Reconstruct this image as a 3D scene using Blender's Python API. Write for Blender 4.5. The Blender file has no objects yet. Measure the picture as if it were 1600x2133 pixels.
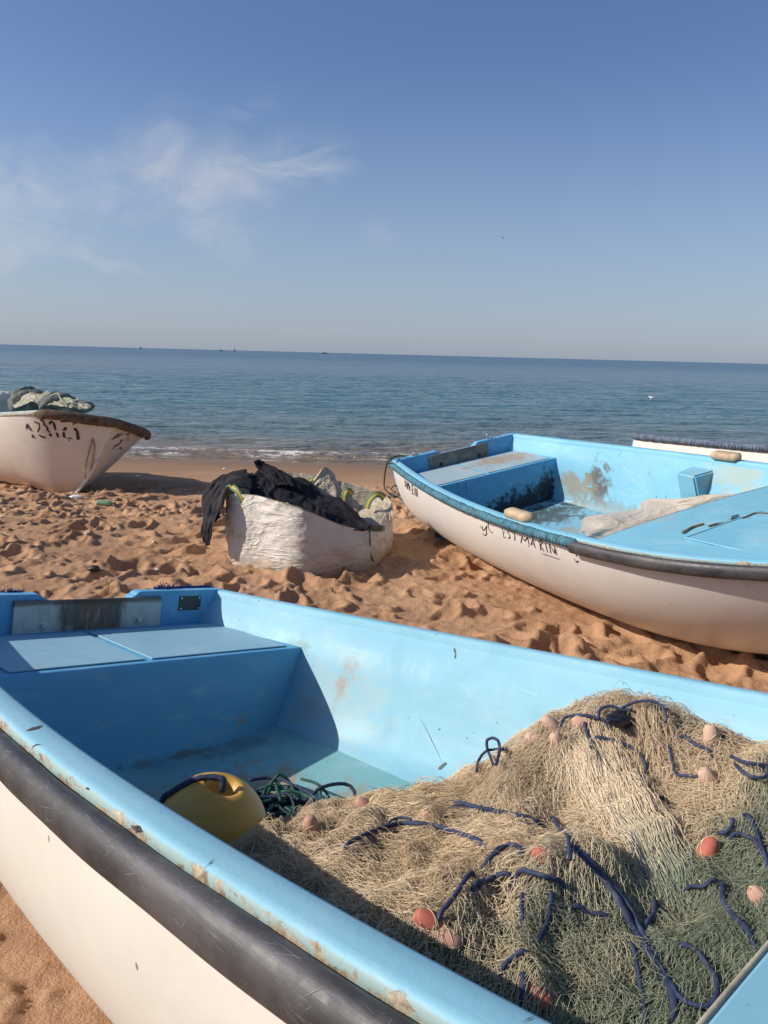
import bpy, bmesh, math, random
import numpy as np
from mathutils import Vector, Matrix
from mathutils.bvhtree import BVHTree
R = math.radians
rng = np.random.default_rng(7)
random.seed(7)
SC = bpy.context.scene
COL = SC.collection

# ------------------------------------------------------------------ camera
F, CX, CY, H = 1603.0, 800.0, 1066.5, 1.6
ROLL = math.atan2(41, 1600.0)
PITCH = math.atan2((CY - 737.5) * math.cos(ROLL), F)
_f = np.array([0, math.cos(PITCH), -math.sin(PITCH)])
_u = np.array([0, math.sin(PITCH), math.cos(PITCH)])
_r = np.array([1.0, 0, 0])
CR = math.cos(ROLL) * _r + math.sin(ROLL) * _u
CU = -math.sin(ROLL) * _r + math.cos(ROLL) * _u
CP = np.array([0, 0, H])
cam = bpy.data.cameras.new('camera')
cam.sensor_fit = 'VERTICAL'
cam.sensor_height = 24.0
cam.lens = 24.0 * F / 2133.0
cam.clip_start = 0.05
cam.clip_end = 60000
camo = bpy.data.objects.new('camera', cam)
COL.objects.link(camo)
camo.matrix_world = Matrix(((CR[0], CU[0], -_f[0], 0), (CR[1], CU[1], -_f[1], 0), (CR[2], CU[2], -_f[2], H), (0, 0, 0, 1)))
SC.camera = camo

def ray(u, v):
    d = _f + (u - CX) / F * CR - (v - CY) / F * CU
    return d / np.linalg.norm(d)

# ------------------------------------------------------------------ light
SUNV = np.array([-1.83, -0.22, 1.15])           # towards the sun
SUNV /= np.linalg.norm(SUNV)
SUN_EL = math.asin(SUNV[2])
SUN_ROT = math.atan2(SUNV[0], SUNV[1])
SC.view_settings.view_transform = 'Standard'
SC.view_settings.look = 'None'
SC.view_settings.gamma = 1.0
SC.view_settings.exposure = 0.0
SC.cycles.use_denoising = True
SC.cycles.max_bounces = 8
SC.cycles.transparent_max_bounces = 8
sl = bpy.data.lights.new('sun', 'SUN')
sl.energy = 5.0
sl.angle = R(0.5)
sl.color = (1.0, 0.92, 0.82)
so = bpy.data.objects.new('sun', sl)
COL.objects.link(so)
so.rotation_euler = Vector(SUNV).to_track_quat('Z', 'Y').to_euler()

world = bpy.data.worlds.new('World')
SC.world = world
world.use_nodes = True
wn, wl = world.node_tree.nodes, world.node_tree.links
wn.clear()

class NT:
    """small helper for writing node trees"""
    def __init__(s, tree): s.t, s.n, s.l = tree, tree.nodes, tree.links
    def new(s, typ, **kw):
        n = s.n.new(typ)
        for k, v in kw.items(): setattr(n, k, v)
        return n
    def put(s, sock, v):
        if isinstance(v, bpy.types.NodeSocket): s.l.new(v, sock)
        elif isinstance(v, (tuple, list)):
            v = tuple(v)
            sock.default_value = v if len(v) == len(sock.default_value) else (v + (1,))[:len(sock.default_value)]
        else: sock.default_value = v
    def math(s, op, a, b=0.0, c=None, clamp=False):
        n = s.new('ShaderNodeMath', operation=op, use_clamp=clamp)
        s.put(n.inputs[0], a); s.put(n.inputs[1], b)
        if c is not None: s.put(n.inputs[2], c)
        return n.outputs[0]
    def vmath(s, op, a, b=(0, 0, 0), out=0):
        n = s.new('ShaderNodeVectorMath', operation=op)
        s.put(n.inputs[0], a)
        if op == 'SCALE': s.put(n.inputs['Scale'], b)
        else: s.put(n.inputs[1], b)
        return n.outputs[out]
    def noise(s, vec, scale=5.0, detail=4.0, rough=0.55, dist=0.0, out=0):
        n = s.new('ShaderNodeTexNoise')
        s.put(n.inputs['Vector'], vec); n.inputs['Scale'].default_value = scale
        n.inputs['Detail'].default_value = detail; n.inputs['Roughness'].default_value = rough
        n.inputs['Distortion'].default_value = dist
        return n.outputs[out]
    def ramp(s, fac, lo, hi, a=0.0, b=1.0):
        n = s.new('ShaderNodeMapRange', interpolation_type='SMOOTHSTEP')
        s.put(n.inputs[0], fac); n.inputs[1].default_value = lo; n.inputs[2].default_value = hi
        n.inputs[3].default_value = a; n.inputs[4].default_value = b
        return n.outputs[0]
    def mix(s, fac, a, b, blend='MIX'):
        n = s.new('ShaderNodeMix', data_type='RGBA', blend_type=blend)
        s.put(n.inputs[0], fac); s.put(n.inputs[6], a); s.put(n.inputs[7], b)
        return n.outputs[2]
    def mapping(s, vec, scale=(1, 1, 1), rot=(0, 0, 0), loc=(0, 0, 0)):
        n = s.new('ShaderNodeMapping')
        s.put(n.inputs[0], vec); n.inputs[1].default_value = loc
        n.inputs[2].default_value = rot; n.inputs[3].default_value = scale
        return n.outputs[0]

W = NT(world.node_tree)
sky = W.new('ShaderNodeTexSky', sky_type='NISHITA')
sky.sun_disc = False
sky.sun_elevation = SUN_EL
sky.sun_rotation = SUN_ROT
sky.altitude = 0
sky.air_density = 1.0
sky.dust_density = 1.0
sky.ozone_density = 4.0
# thin cirrus, laid out by compass direction (gnomonic coordinates about due north)
dirv = W.new('ShaderNodeTexCoord').outputs['Generated']
sx = W.new('ShaderNodeSeparateXYZ'); W.put(sx.inputs[0], dirv)
yy = W.math('MAXIMUM', sx.outputs[1], 0.05)
gx = W.math('DIVIDE', sx.outputs[0], yy)
gz = W.math('DIVIDE', sx.outputs[2], yy)
cb = W.new('ShaderNodeCombineXYZ'); W.put(cb.inputs[0], gx); W.put(cb.inputs[1], gz)
gv = cb.outputs[0]
def gno(u, v):
    d = ray(u, v); return d[0] / d[1], d[2] / d[1]
warp = W.vmath('SCALE', W.vmath('SUBTRACT', W.noise(gv, 5.0, 3, .6, out=1), (.5, .5, .5)), 0.16)
gw = W.vmath('ADD', gv, warp)
# strands run along a slight diagonal
st1 = W.noise(W.mapping(gw, (7, 26, 1), (0, 0, R(-24))), 1.0, 6, .62, 0.8)
st2 = W.noise(W.mapping(gw, (9, 15, 1), (0, 0, R(24)), (3, 1, 0)), 1.0, 6, .62, 0.6)
cl = None
for (u, v, ru, rv, ang, amp, which) in [
        (560, 365, 130, 62, 20, .95, 1), (430, 395, 150, 55, -25, .75, 2), (470, 485, 75, 26, -20, .8, 2), (300, 375, 120, 60, 0, .6, 1),
        (60, 405, 230, 70, 4, .75, 2), (225, 545, 95, 11, -8, .6, 2), (40, 505, 190, 40, 0, .5, 2), (480, 255, 90, 40, 30, .22, 1),
        (790, 470, 60, 30, 0, .2, 1), (650, 390, 60, 25, 0, .6, 1), (330, 280, 60, 40, 0, .15, 2)]:
    X, Z = gno(u, v)
    dv = W.vmath('SUBTRACT', gw, (X, Z, 0))
    dv = W.mapping(dv, (F / ru, F / rv, 1), (0, 0, 0)) if ang == 0 else W.mapping(W.mapping(dv, (1, 1, 1), (0, 0, R(-ang))), (F / ru, F / rv, 1))
    m = W.ramp(W.vmath('LENGTH', dv, out=1), 0.0, 1.5, amp, 0.0)
    s_ = W.ramp(st1 if which == 1 else st2, .27, .68)
    m = W.math('MULTIPLY', m, s_)
    cl = m if cl is None else W.math('ADD', cl, m)
cl = W.math('MULTIPLY', W.math('MINIMUM', cl, 1.0), W.math('GREATER_THAN', sx.outputs[1], 0.05))
cl = W.math('MULTIPLY', cl, .62)
# dusty band that pales the lowest degrees of the sky
hz = W.ramp(sx.outputs[2], -0.02, 0.34, 0.60, 0.0)
skt = W.mix(1.0, sky.outputs[0], (.915, .945, 1.07), 'MULTIPLY')
skc = W.mix(hz, skt, (3.75, 4.4, 5.45))
skc = W.mix(cl, skc, (5.6, 5.8, 6.2))
bg = W.new('ShaderNodeBackground')
W.put(bg.inputs[0], skc)
bg.inputs[1].default_value = 0.11
wo = W.new('ShaderNodeOutputWorld')
wl.new(bg.outputs[0], wo.inputs[0])

# ------------------------------------------------------------------ helpers
def link(o, parent=None):
    COL.objects.link(o)
    if parent is not None: o.parent = parent
    return o
def mk(name, V, Fc, mat, parent=None, smooth=True, attrs=None):
    V = np.asarray(V, dtype=np.float32)
    me = bpy.data.meshes.new(name)
    if isinstance(Fc, np.ndarray):
        n, k = Fc.shape
        me.vertices.add(len(V)); me.vertices.foreach_set('co', V.ravel())
        me.loops.add(n * k); me.loops.foreach_set('vertex_index', Fc.astype(np.int32).ravel())
        me.polygons.add(n)
        me.polygons.foreach_set('loop_start', np.arange(0, n * k, k, dtype=np.int32))
        me.polygons.foreach_set('loop_total', np.full(n, k, dtype=np.int32))
    else:
        me.from_pydata([tuple(map(float, v)) for v in V], [], [tuple(f) for f in Fc])
    if attrs:
        for an, av in attrs.items():
            a = me.attributes.new(an, 'FLOAT', 'POINT'); a.data.foreach_set('value', np.asarray(av, dtype=np.float32))
    me.update(calc_edges=True)
    me.validate()
    if smooth: me.polygons.foreach_set('use_smooth', np.ones(len(me.polygons), dtype=bool))
    me.materials.append(mat)
    o = bpy.data.objects.new(name, me)
    return link(o, parent)
def empty(name, loc=(0, 0, 0), M=None):
    o = bpy.data.objects.new(name, None)
    o.empty_display_size = .2
    COL.objects.link(o)
    if M is not None: o.matrix_world = M
    else: o.location = loc
    return o
def tag(o, label=None, cat=None, group=None, kind=None):
    if label: o['label'] = label
    if cat: o['category'] = cat
    if group: o['group'] = group
    if kind: o['kind'] = kind
    return o
def grid_faces(n, m, close_m=False):
    i = np.arange(n - 1)[:, None]; mm = m if close_m else m - 1
    j = np.arange(mm)[None, :]; j2 = (j + 1) % m
    a = i * m + j; b = i * m + j2; c = (i + 1) * m + j2; d = (i + 1) * m + j
    return np.stack([a, b, c, d], -1).reshape(-1, 4)
class MB:
    """collects pieces into one mesh"""
    def __init__(s): s.v, s.f = [], []
    def add(s, V, Fc):
        o = len(s.v); s.v += [tuple(map(float, v)) for v in V]; s.f += [tuple(int(i) + o for i in f) for f in Fc]
    def box(s, lo, hi, bev=0.0):
        bm = bmesh.new(); bmesh.ops.create_cube(bm, size=1)
        for v in bm.verts: v.co = Vector([lo[i] + (v.co[i] + .5) * (hi[i] - lo[i]) for i in range(3)])
        if bev: bmesh.ops.bevel(bm, geom=bm.edges[:], offset=bev, segments=2, affect='EDGES', profile=.6)
        bm.verts.ensure_lookup_table()
        s.add([v.co for v in bm.verts], [[v.index for v in f.verts] for f in bm.faces]); bm.free()
    def prism(s, poly, axis, a, b, bev=0.0):
        """polygon (2-D) extruded along axis from a to b"""
        bm = bmesh.new(); ax = [i for i in range(3) if i != axis]
        def pt(p, h):
            q = [0, 0, 0]; q[ax[0]], q[ax[1]], q[axis] = p[0], p[1], h; return q
        lo = [bm.verts.new(pt(p, a)) for p in poly]; hi = [bm.verts.new(pt(p, b)) for p in poly]
        n = len(poly)
        bm.faces.new(lo); bm.faces.new(hi[::-1])
        for i in range(n): bm.faces.new((lo[i], hi[i], hi[(i + 1) % n], lo[(i + 1) % n]))
        bmesh.ops.recalc_face_normals(bm, faces=bm.faces[:])
        if bev: bmesh.ops.bevel(bm, geom=[e for e in bm.edges], offset=bev, segments=2, affect='EDGES', profile=.6)
        bm.verts.index_update()
        s.add([v.co for v in bm.verts], [[v.index for v in f.verts] for f in bm.faces]); bm.free()
    def build(s, name, mat, parent=None, smooth=False): return mk(name, s.v, s.f, mat, parent, smooth)

def resample(P, step):
    P = np.asarray(P, float); d = np.r_[0, np.cumsum(np.linalg.norm(np.diff(P, axis=0), axis=1))]
    n = max(2, int(round(d[-1] / step)) + 1); t = np.linspace(0, d[-1], n)
    return np.stack([np.interp(t, d, P[:, k]) for k in range(P.shape[1])], -1)
def catmull(P, per=8, closed=False):
    P = np.asarray(P, float)
    if len(P) < 3: return resample(P, np.linalg.norm(P[1] - P[0]) / per)
    Q = np.vstack([2 * P[0] - P[1], P, 2 * P[-1] - P[-2]]); out = []
    for i in range(1, len(Q) - 2):
        p0, p1, p2, p3 = Q[i - 1:i + 3]; t = np.linspace(0, 1, per, endpoint=False)[:, None]
        out.append(.5 * (2 * p1 + (p2 - p0) * t + (2 * p0 - 5 * p1 + 4 * p2 - p3) * t**2 + (3 * p1 - p0 - 3 * p2 + p3) * t**3))
    return np.vstack(out + [P[-1:]])
def frames(P):
    T = np.gradient(P, axis=0); T /= np.linalg.norm(T, axis=1)[:, None] + 1e-12
    n = np.cross(T[0], [0, 0, 1.]);
    if np.linalg.norm(n) < 1e-3: n = np.cross(T[0], [1., 0, 0])
    n /= np.linalg.norm(n); N = [n]
    for i in range(1, len(P)):
        n = n - T[i] * (n @ T[i]); n /= np.linalg.norm(n) + 1e-12; N.append(n)
    N = np.array(N); return T, N, np.cross(T, N)
def tube(P, r, k=8, lobes=0, twist=0.0, caps=True):
    """round tube or, with lobes, a laid rope"""
    P = np.asarray(P, float); T, N, B = frames(P); n = len(P)
    r = np.broadcast_to(np.asarray(r, float), (n,))
    a = np.linspace(0, 2 * math.pi, k, endpoint=False)[None, :]
    s = np.r_[0, np.cumsum(np.linalg.norm(np.diff(P, axis=0), axis=1))][:, None]
    rr = r[:, None] * np.ones_like(a)
    if lobes: rr = rr * (1 + .22 * np.abs(np.cos(lobes / 2 * (a + s * twist))) - .16)
    V = P[:, None] + (np.cos(a) * rr)[..., None] * N[:, None] + (np.sin(a) * rr)[..., None] * B[:, None]
    V = V.reshape(-1, 3); Fc = grid_faces(n, k, True).tolist()
    if caps: Fc += [tuple(range(k))[::-1], tuple(range((n - 1) * k, n * k))]
    return V, Fc
def rope_mesh(name, P, r, mat, parent=None, step=None):
    P = resample(catmull(P, 10), step or r * .55)
    V, Fc = tube(P, r, 9, 3, 0.55 / r)
    return mk(name, V, Fc, mat, parent)
_perm = rng.permutation(512)
def vnoise(x, y, seed=0):
    """smooth value noise, vectorised"""
    xi = np.floor(x).astype(int); yi = np.floor(y).astype(int); fx = x - xi; fy = y - yi
    fx = fx * fx * fx * (fx * (fx * 6 - 15) + 10); fy = fy * fy * fy * (fy * (fy * 6 - 15) + 10)
    h = lambda a, b: (_perm[(_perm[(a + seed * 31) & 511] + b) & 511] / 511.0)
    return (h(xi, yi) * (1 - fx) + h(xi + 1, yi) * fx) * (1 - fy) + (h(xi, yi + 1) * (1 - fx) + h(xi + 1, yi + 1) * fx) * fy
def fbm(x, y, oct=4, seed=0, gain=.5):
    s = 0; a = 1.0; tot = 0
    for o in range(oct):
        s = s + a * (vnoise(x * 2**o + 17.3 * o, y * 2**o - 9.1 * o, seed + o) - .5); tot += a; a *= gain
    return s / tot

# ------------------------------------------------------------------ materials
def material(name):
    m = bpy.data.materials.new(name); m.use_nodes = True
    m.node_tree.nodes.clear(); t = NT(m.node_tree)
    b = t.new('ShaderNodeBsdfPrincipled'); o = t.new('ShaderNodeOutputMaterial'); t.l.new(b.outputs[0], o.inputs[0])
    t.b = b; return m, t
def obj_coord(t): return t.new('ShaderNodeTexCoord').outputs['Object']
def bump(t, h, strength, dist):
    n = t.new('ShaderNodeBump'); n.inputs['Strength'].default_value = strength; n.inputs['Distance'].default_value = dist
    t.put(n.inputs['Height'], h); t.l.new(n.outputs[0], t.b.inputs['Normal'])
def simple(name, col, rough=.6, var=.15, nscale=8, bs=.2, bd=.002, bscale=60, dirt=None, dirt_amt=.4, metal=0.0):
    m, t = material(name); c = obj_coord(t)
    n = t.noise(c, nscale, 5, .6)
    dark = tuple(x * (1 - var) for x in col); light = tuple(min(1, x * (1 + var)) for x in col)
    cc = t.mix(t.ramp(n, .3, .7), dark, light)
    if dirt: cc = t.mix(t.ramp(t.noise(c, nscale * .6, 6, .7, 1.0), .5, .75, 0, dirt_amt), cc, dirt)
    t.put(t.b.inputs['Base Color'], cc); t.b.inputs['Roughness'].default_value = rough; t.b.inputs['Metallic'].default_value = metal
    if bs: bump(t, t.noise(c, bscale, 4, .6), bs, bd)
    return m
BLUE = (.245, .520, .640)
TAN = (.42, .33, .22)
def paint(name, base=BLUE, stains=(), speck=.60, rough=.52, grime=.25, wear=False, grime_col=(.20, .30, .28), streak=0.0):
    """boat paint in the boat's own coordinates: mottling, grime, chips, scratches, local stains that are real dirt"""
    m, t = material(name); c = obj_coord(t)
    n1 = t.noise(c, 2.2, 5, .6, .4)
    col = t.mix(t.ramp(n1, .3, .72), tuple(x * .93 for x in base), (base[0] * 1.14, base[1] * 1.03, base[2] * 1.0))
    gn = t.noise(c, 3.4, 7, .68, 1.2)
    col = t.mix(t.ramp(gn, .52, .78, 0, grime), col, grime_col)
    ch = t.noise(t.mapping(c, (5, 5, 14)), 1.0, 7, .72, .6)
    col = t.mix(t.ramp(ch, .50, .70, 0, .30), col, (.46, .60, .64))
    col = t.mix(t.ramp(t.noise(c, 16, 6, .75, .8), .56, .74, 0, grime * .9), col, grime_col)
    # fine scuffs: stretched noise in two directions
    for rot, sc in (((0, 0, R(25)), (9, 160, 60)), ((R(30), R(50), R(-35)), (12, 190, 90))):
        s_ = t.noise(t.mapping(c, sc, rot), 1.0, 3, .5, .3)
        col = t.mix(t.ramp(s_, .72, .76, 0, .5), col, tuple(min(1, x * 1.25 + .05) for x in base))
    # chips and specks
    v = t.new('ShaderNodeTexVoronoi'); t.put(v.inputs['Vector'], t.vmath('ADD', c, t.vmath('SCALE', t.noise(c, 60, 2, out=1), .012))); v.inputs['Scale'].default_value = 26
    sp = t.math('MULTIPLY', t.ramp(v.outputs['Distance'], .05, .10, 1, 0), t.ramp(t.noise(c, 7, 2), speck - .04, speck + .03))
    col = t.mix(t.math('MULTIPLY', sp, .9), col, (.05, .05, .05))
    if streak:
        sv = t.noise(t.mapping(c, (34, 34, 5)), 1.0, 4, .6)
        col = t.mix(t.math('MULTIPLY', t.ramp(sv, .62, .68, 0, streak), t.ramp(t.noise(c, 3.0, 3), .42, .6)), col, (.04, .06, .07))
    for (p, rad, sc, amt, lo) in stains:
        d = t.vmath('LENGTH', t.vmath('MULTIPLY', t.vmath('SUBTRACT', c, p), tuple(1 / x for x in rad)), out=1)
        sn = t.noise(c, 11, 7, .7, .8)
        mk_ = t.ramp(t.math('SUBTRACT', sn, t.math('MULTIPLY', d, .34)), lo - .04, lo + .16, 0, amt)
        col = t.mix(mk_, col, sc)
    if wear:
        at = t.new('ShaderNodeAttribute', attribute_name='wear').outputs['Fac']
        wnz = t.noise(t.mapping(c, (1.0, 2.0, 2.0)), 13, 8, .72, .6)
        wm = t.ramp(t.math('ADD', at, t.math('MULTIPLY', t.math('SUBTRACT', wnz, .5), 2.6)), .93, 1.02)
        wc = t.mix(t.ramp(t.noise(c, 38, 4, .7), .35, .65), (.55, .47, .33), (.20, .15, .10))
        col = t.mix(wm, col, wc)
        # grey-green rubbed lower lip
        col = t.mix(t.ramp(t.math('ADD', at, t.math('MULTIPLY', t.math('SUBTRACT', n1, .5), .5)), .62, .85, 0, .7), col, t.mix(wm, (.31, .36, .28), wc))
        hgt = t.math('SUBTRACT', t.noise(c, 90, 3), t.math('MULTIPLY', wm, 2.0))
        bump(t, hgt, .35, .0015)
    else:
        bump(t, t.math('ADD', t.noise(c, 4, 2), t.math('MULTIPLY', t.noise(c, 70, 3), .10)), .06, .01)
    t.put(t.b.inputs['Base Color'], col)
    t.put(t.b.inputs['Roughness'], t.ramp(gn, .3, .7, rough, rough + .22))
    return m
WHITE = (.72, .66, .56)
def hull_mat(name, base=WHITE, dirt=.3, stains=()):
    m, t = material(name); c = obj_coord(t); z = t.new('ShaderNodeSeparateXYZ'); t.put(z.inputs[0], c)
    n = t.noise(c, 3, 6, .65, .5)
    col = t.mix(t.ramp(n, .35, .75), base, tuple(x * .90 for x in base))
    low = t.math('ADD', z.outputs[2], t.math('MULTIPLY', t.math('SUBTRACT', t.noise(c, 4, 6, .7), .5), .5))
    col = t.mix(t.ramp(low, .02, .30, dirt, 0), col, (.42, .33, .24))
    col = t.mix(t.ramp(t.noise(c, 5, 8, .75, 1.5), .60, .72, 0, dirt), col, (.34, .26, .19))
    v = t.new('ShaderNodeTexVoronoi'); t.put(v.inputs['Vector'], t.mapping(c, (1, 1, .6))); v.inputs['Scale'].default_value = 19
    sp = t.math('MULTIPLY', t.ramp(v.outputs['Distance'], .05, .09, 1, 0), t.ramp(t.noise(c, 6, 2), .52, .60))
    col = t.mix(t.math('MULTIPLY', sp, .8), col, (.10, .08, .06))
    s_ = t.noise(t.mapping(c, (150, 12, 40), (0, R(20), 0)), 1.0, 2, .5)
    col = t.mix(t.ramp(s_, .76, .79, 0, .5), col, (.25, .2, .16))
    for (p, rad, sc, amt, lo) in stains:
        d = t.vmath('LENGTH', t.vmath('MULTIPLY', t.vmath('SUBTRACT', c, p), tuple(1 / x for x in rad)), out=1)
        col = t.mix(t.ramp(t.math('SUBTRACT', t.noise(c, 14, 7, .7, .8), t.math('MULTIPLY', d, .34)), lo - .04, lo + .16, 0, amt), col, sc)
    t.put(t.b.inputs['Base Color'], col); t.b.inputs['Roughness'].default_value = .42
    bump(t, t.math('ADD', t.noise(c, 4, 3), t.math('MULTIPLY', t.noise(c, 60, 3), .05)), .10, .012)
    return m
def pipe_mat(name):
    m, t = material(name); c = obj_coord(t)
    col = t.mix(t.ramp(t.noise(c, 6, 6, .65), .35, .7), (.030, .028, .029), (.085, .078, .076))
    for rot, sc in (((0, 0, R(8)), (22, 420, 420)), ((0, R(35), R(-32)), (30, 460, 460)), ((0, R(20), R(60)), (60, 500, 400))):
        s_ = t.noise(t.mapping(c, sc, rot), 1.0, 4, .6, .4)
        col = t.mix(t.math('MULTIPLY', t.ramp(s_, .60, .68, 0, .5), t.ramp(t.noise(c, 7, 4), .40, .62)), col, (.15, .145, .15))
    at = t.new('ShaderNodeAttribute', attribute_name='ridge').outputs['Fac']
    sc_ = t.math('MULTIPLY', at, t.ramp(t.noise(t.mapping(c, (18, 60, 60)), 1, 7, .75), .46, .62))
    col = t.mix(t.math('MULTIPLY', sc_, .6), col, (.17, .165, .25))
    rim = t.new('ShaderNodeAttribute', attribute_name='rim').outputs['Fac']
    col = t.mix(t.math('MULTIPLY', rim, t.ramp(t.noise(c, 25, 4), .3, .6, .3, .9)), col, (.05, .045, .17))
    t.put(t.b.inputs['Base Color'], col)
    t.put(t.b.inputs['Roughness'], t.ramp(t.noise(c, 30, 4), .3, .7, .42, .6))
    bump(t, t.noise(t.mapping(c, (10, 120, 120)), 1, 5, .7), .25, .002)
    return m

M_sand, t = material('sand'); c = obj_coord(t)
at = t.new('ShaderNodeAttribute', attribute_name='wet').outputs['Fac']
col = t.mix(t.ramp(t.noise(c, 1.7, 6, .65), .3, .7), (.45, .258, .142), (.58, .350, .198))
col = t.mix(t.ramp(t.noise(c, 260, 3, .7), .35, .7, 0, .5), col, (.30, .155, .075))
col = t.mix(t.ramp(t.noise(c, 420, 2, .5), .66, .74, 0, .6), col, (.70, .55, .40))
col = t.mix(t.ramp(t.noise(c, 55, 3, .6), .68, .74, 0, .4), col, (.22, .12, .07))
col = t.mix(at, col, (.255, .160, .100))
t.put(t.b.inputs['Base Color'], col); t.put(t.b.inputs['Roughness'], t.ramp(at, .9, 1.0, .95, .55))
t.b.inputs['Specular IOR Level'].default_value = .25
hh = t.math('ADD', t.math('MULTIPLY', t.noise(c, 26, 5, .7), 1.0), t.math('MULTIPLY', t.noise(c, 160, 4, .75), .35))
bump(t, hh, .75, .026)

M_black = simple('black_paint', (.012, .012, .014), .5, .4)
M_letter = simple('faded_lettering', (.03, .028, .026), .7, .5, 40)
M_steel = simple('galvanised_bolt', (.45, .45, .44), .35, .2, 60, metal=.9)
M_plate = simple('data_plate', (.010, .012, .020), .35, .3)
M_bluerope = simple('blue_rope', (.020, .032, .080), .75, .35, 30, .5, .002, 300, (.20, .19, .18), .5)
M_navyrope = simple('navy_rope', (.018, .032, .075), .75, .35, 30, .5, .002, 300, (.10, .12, .13), .5)
M_greenrope = simple('green_rope', (.018, .085, .055), .7, .35, 30, .5, .002, 300)
M_tuft = simple('blue_fibre', (.014, .026, .15), .8, .4, 60)
M_teal = simple('weathered_net_wrap', (.055, .165, .215), .85, .4, 24, .6, .004, 160, (.25, .27, .22), .55)
M_greywrap = simple('grey_blue_net_wrap', (.10, .135, .19), .85, .4, 24, .6, .004, 160, (.27, .25, .20), .6)
M_wood = simple('bare_wood', (.46, .34, .22), .85, .25, 14, .5, .004, 60, (.20, .14, .09), .6)
M_scr2 = simple('scratched_plastic', (.20, .19, .20), .6, .4, 30, 0)
M_trim = simple('worn_edge', (.42, .37, .27), .8, .3, 20, .4, .003, 80, (.20, .40, .50), .7)
M_grey_alu, t = material('motor_plate'); c = obj_coord(t)
sx_ = t.new('ShaderNodeSeparateXYZ'); t.put(sx_.inputs[0], c)
nn = t.noise(t.mapping(c, (4, 9, 3)), 2.0, 7, .7, .6)
col = t.mix(t.ramp(nn, .3, .7), (.38, .39, .35), (.55, .55, .50))
band = t.ramp(t.math('ABSOLUTE', t.math('ADD', sx_.outputs[1], t.math('MULTIPLY', t.math('SUBTRACT', nn, .5), .10))), .11, .15, 1, 0)
col = t.mix(t.math('MULTIPLY', band, t.ramp(t.noise(t.mapping(c, (6, 22, 5)), 1, 6, .75, .8), .30, .55, .25, .95)), col, (.15, .07, .035))
spot = None
for y0 in (-.085, .085):
    d = t.vmath('LENGTH', t.vmath('MULTIPLY', t.vmath('SUBTRACT', c, (.04, y0, .645)), (0, 24, 19)), out=1)
    col = t.mix(t.ramp(d, .75, 1.0, .7, 0), col, (.085, .10, .085))
col = t.mix(t.ramp(t.math('ADD', sx_.outputs[2], t.math('MULTIPLY', t.math('SUBTRACT', nn, .5), .03)), .675, .69, 0, .75), col, (.05, .028, .018))
t.put(t.b.inputs['Base Color'], col); t.b.inputs['Roughness'].default_value = .55; t.b.inputs['Metallic'].default_value = .1
bump(t, t.noise(c, 90, 4), .2, .001)

# ------------------------------------------------------------------ boats
def rotm(yaw, heel, pitch):
    cy, sy = math.cos(yaw), math.sin(yaw); Rz = np.array([[cy, -sy, 0], [sy, cy, 0], [0, 0, 1]])
    cp, sp = math.cos(pitch), math.sin(pitch); Ry = np.array([[cp, 0, -sp], [0, 1, 0], [sp, 0, cp]])
    ch, sh = math.cos(heel), math.sin(heel); Rx = np.array([[1, 0, 0], [0, ch, -sh], [0, sh, ch]])
    return Rz @ Ry @ Rx
def ncub(x, y, u):
    n = len(x); h = np.diff(x); A = np.zeros((n, n)); r = np.zeros(n); A[0, 0] = A[-1, -1] = 1
    for i in range(1, n - 1):
        A[i, i - 1] = h[i - 1]; A[i, i] = 2 * (h[i - 1] + h[i]); A[i, i + 1] = h[i]; r[i] = 3 * ((y[i + 1] - y[i]) / h[i] - (y[i] - y[i - 1]) / h[i - 1])
    cc = np.linalg.solve(A, r); i = np.clip(np.searchsorted(x, u) - 1, 0, n - 2); d = u - x[i]
    b = (y[i + 1] - y[i]) / h[i] - h[i] * (2 * cc[i] + cc[i + 1]) / 3; dd = (cc[i + 1] - cc[i]) / (3 * h[i])
    return y[i] + b * d + cc[i] * d * d + dd * d**3
SKIFF = dict(L=4.6, US=np.array([0, .2, .4, .6, .8, .93, 1.0]), B=np.array([.6143, .7696, .8572, .8476, .6144, .2085, 0.0]), z0=.72, k=.2353, k1=-.0127, cap=.060, n=(2.95, 1.3, .1), taper=.03)
WORKBOAT = dict(L=5.0, US=np.array([0, .25, .5, .75, .88, .96, 1.0]), B=np.array([.62, .78, .85, .84, .74, .46, 0.0]), z0=.70, k=.32, k1=0.0, cap=.07, n=(2.4, .82, .5), taper=.08)
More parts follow.
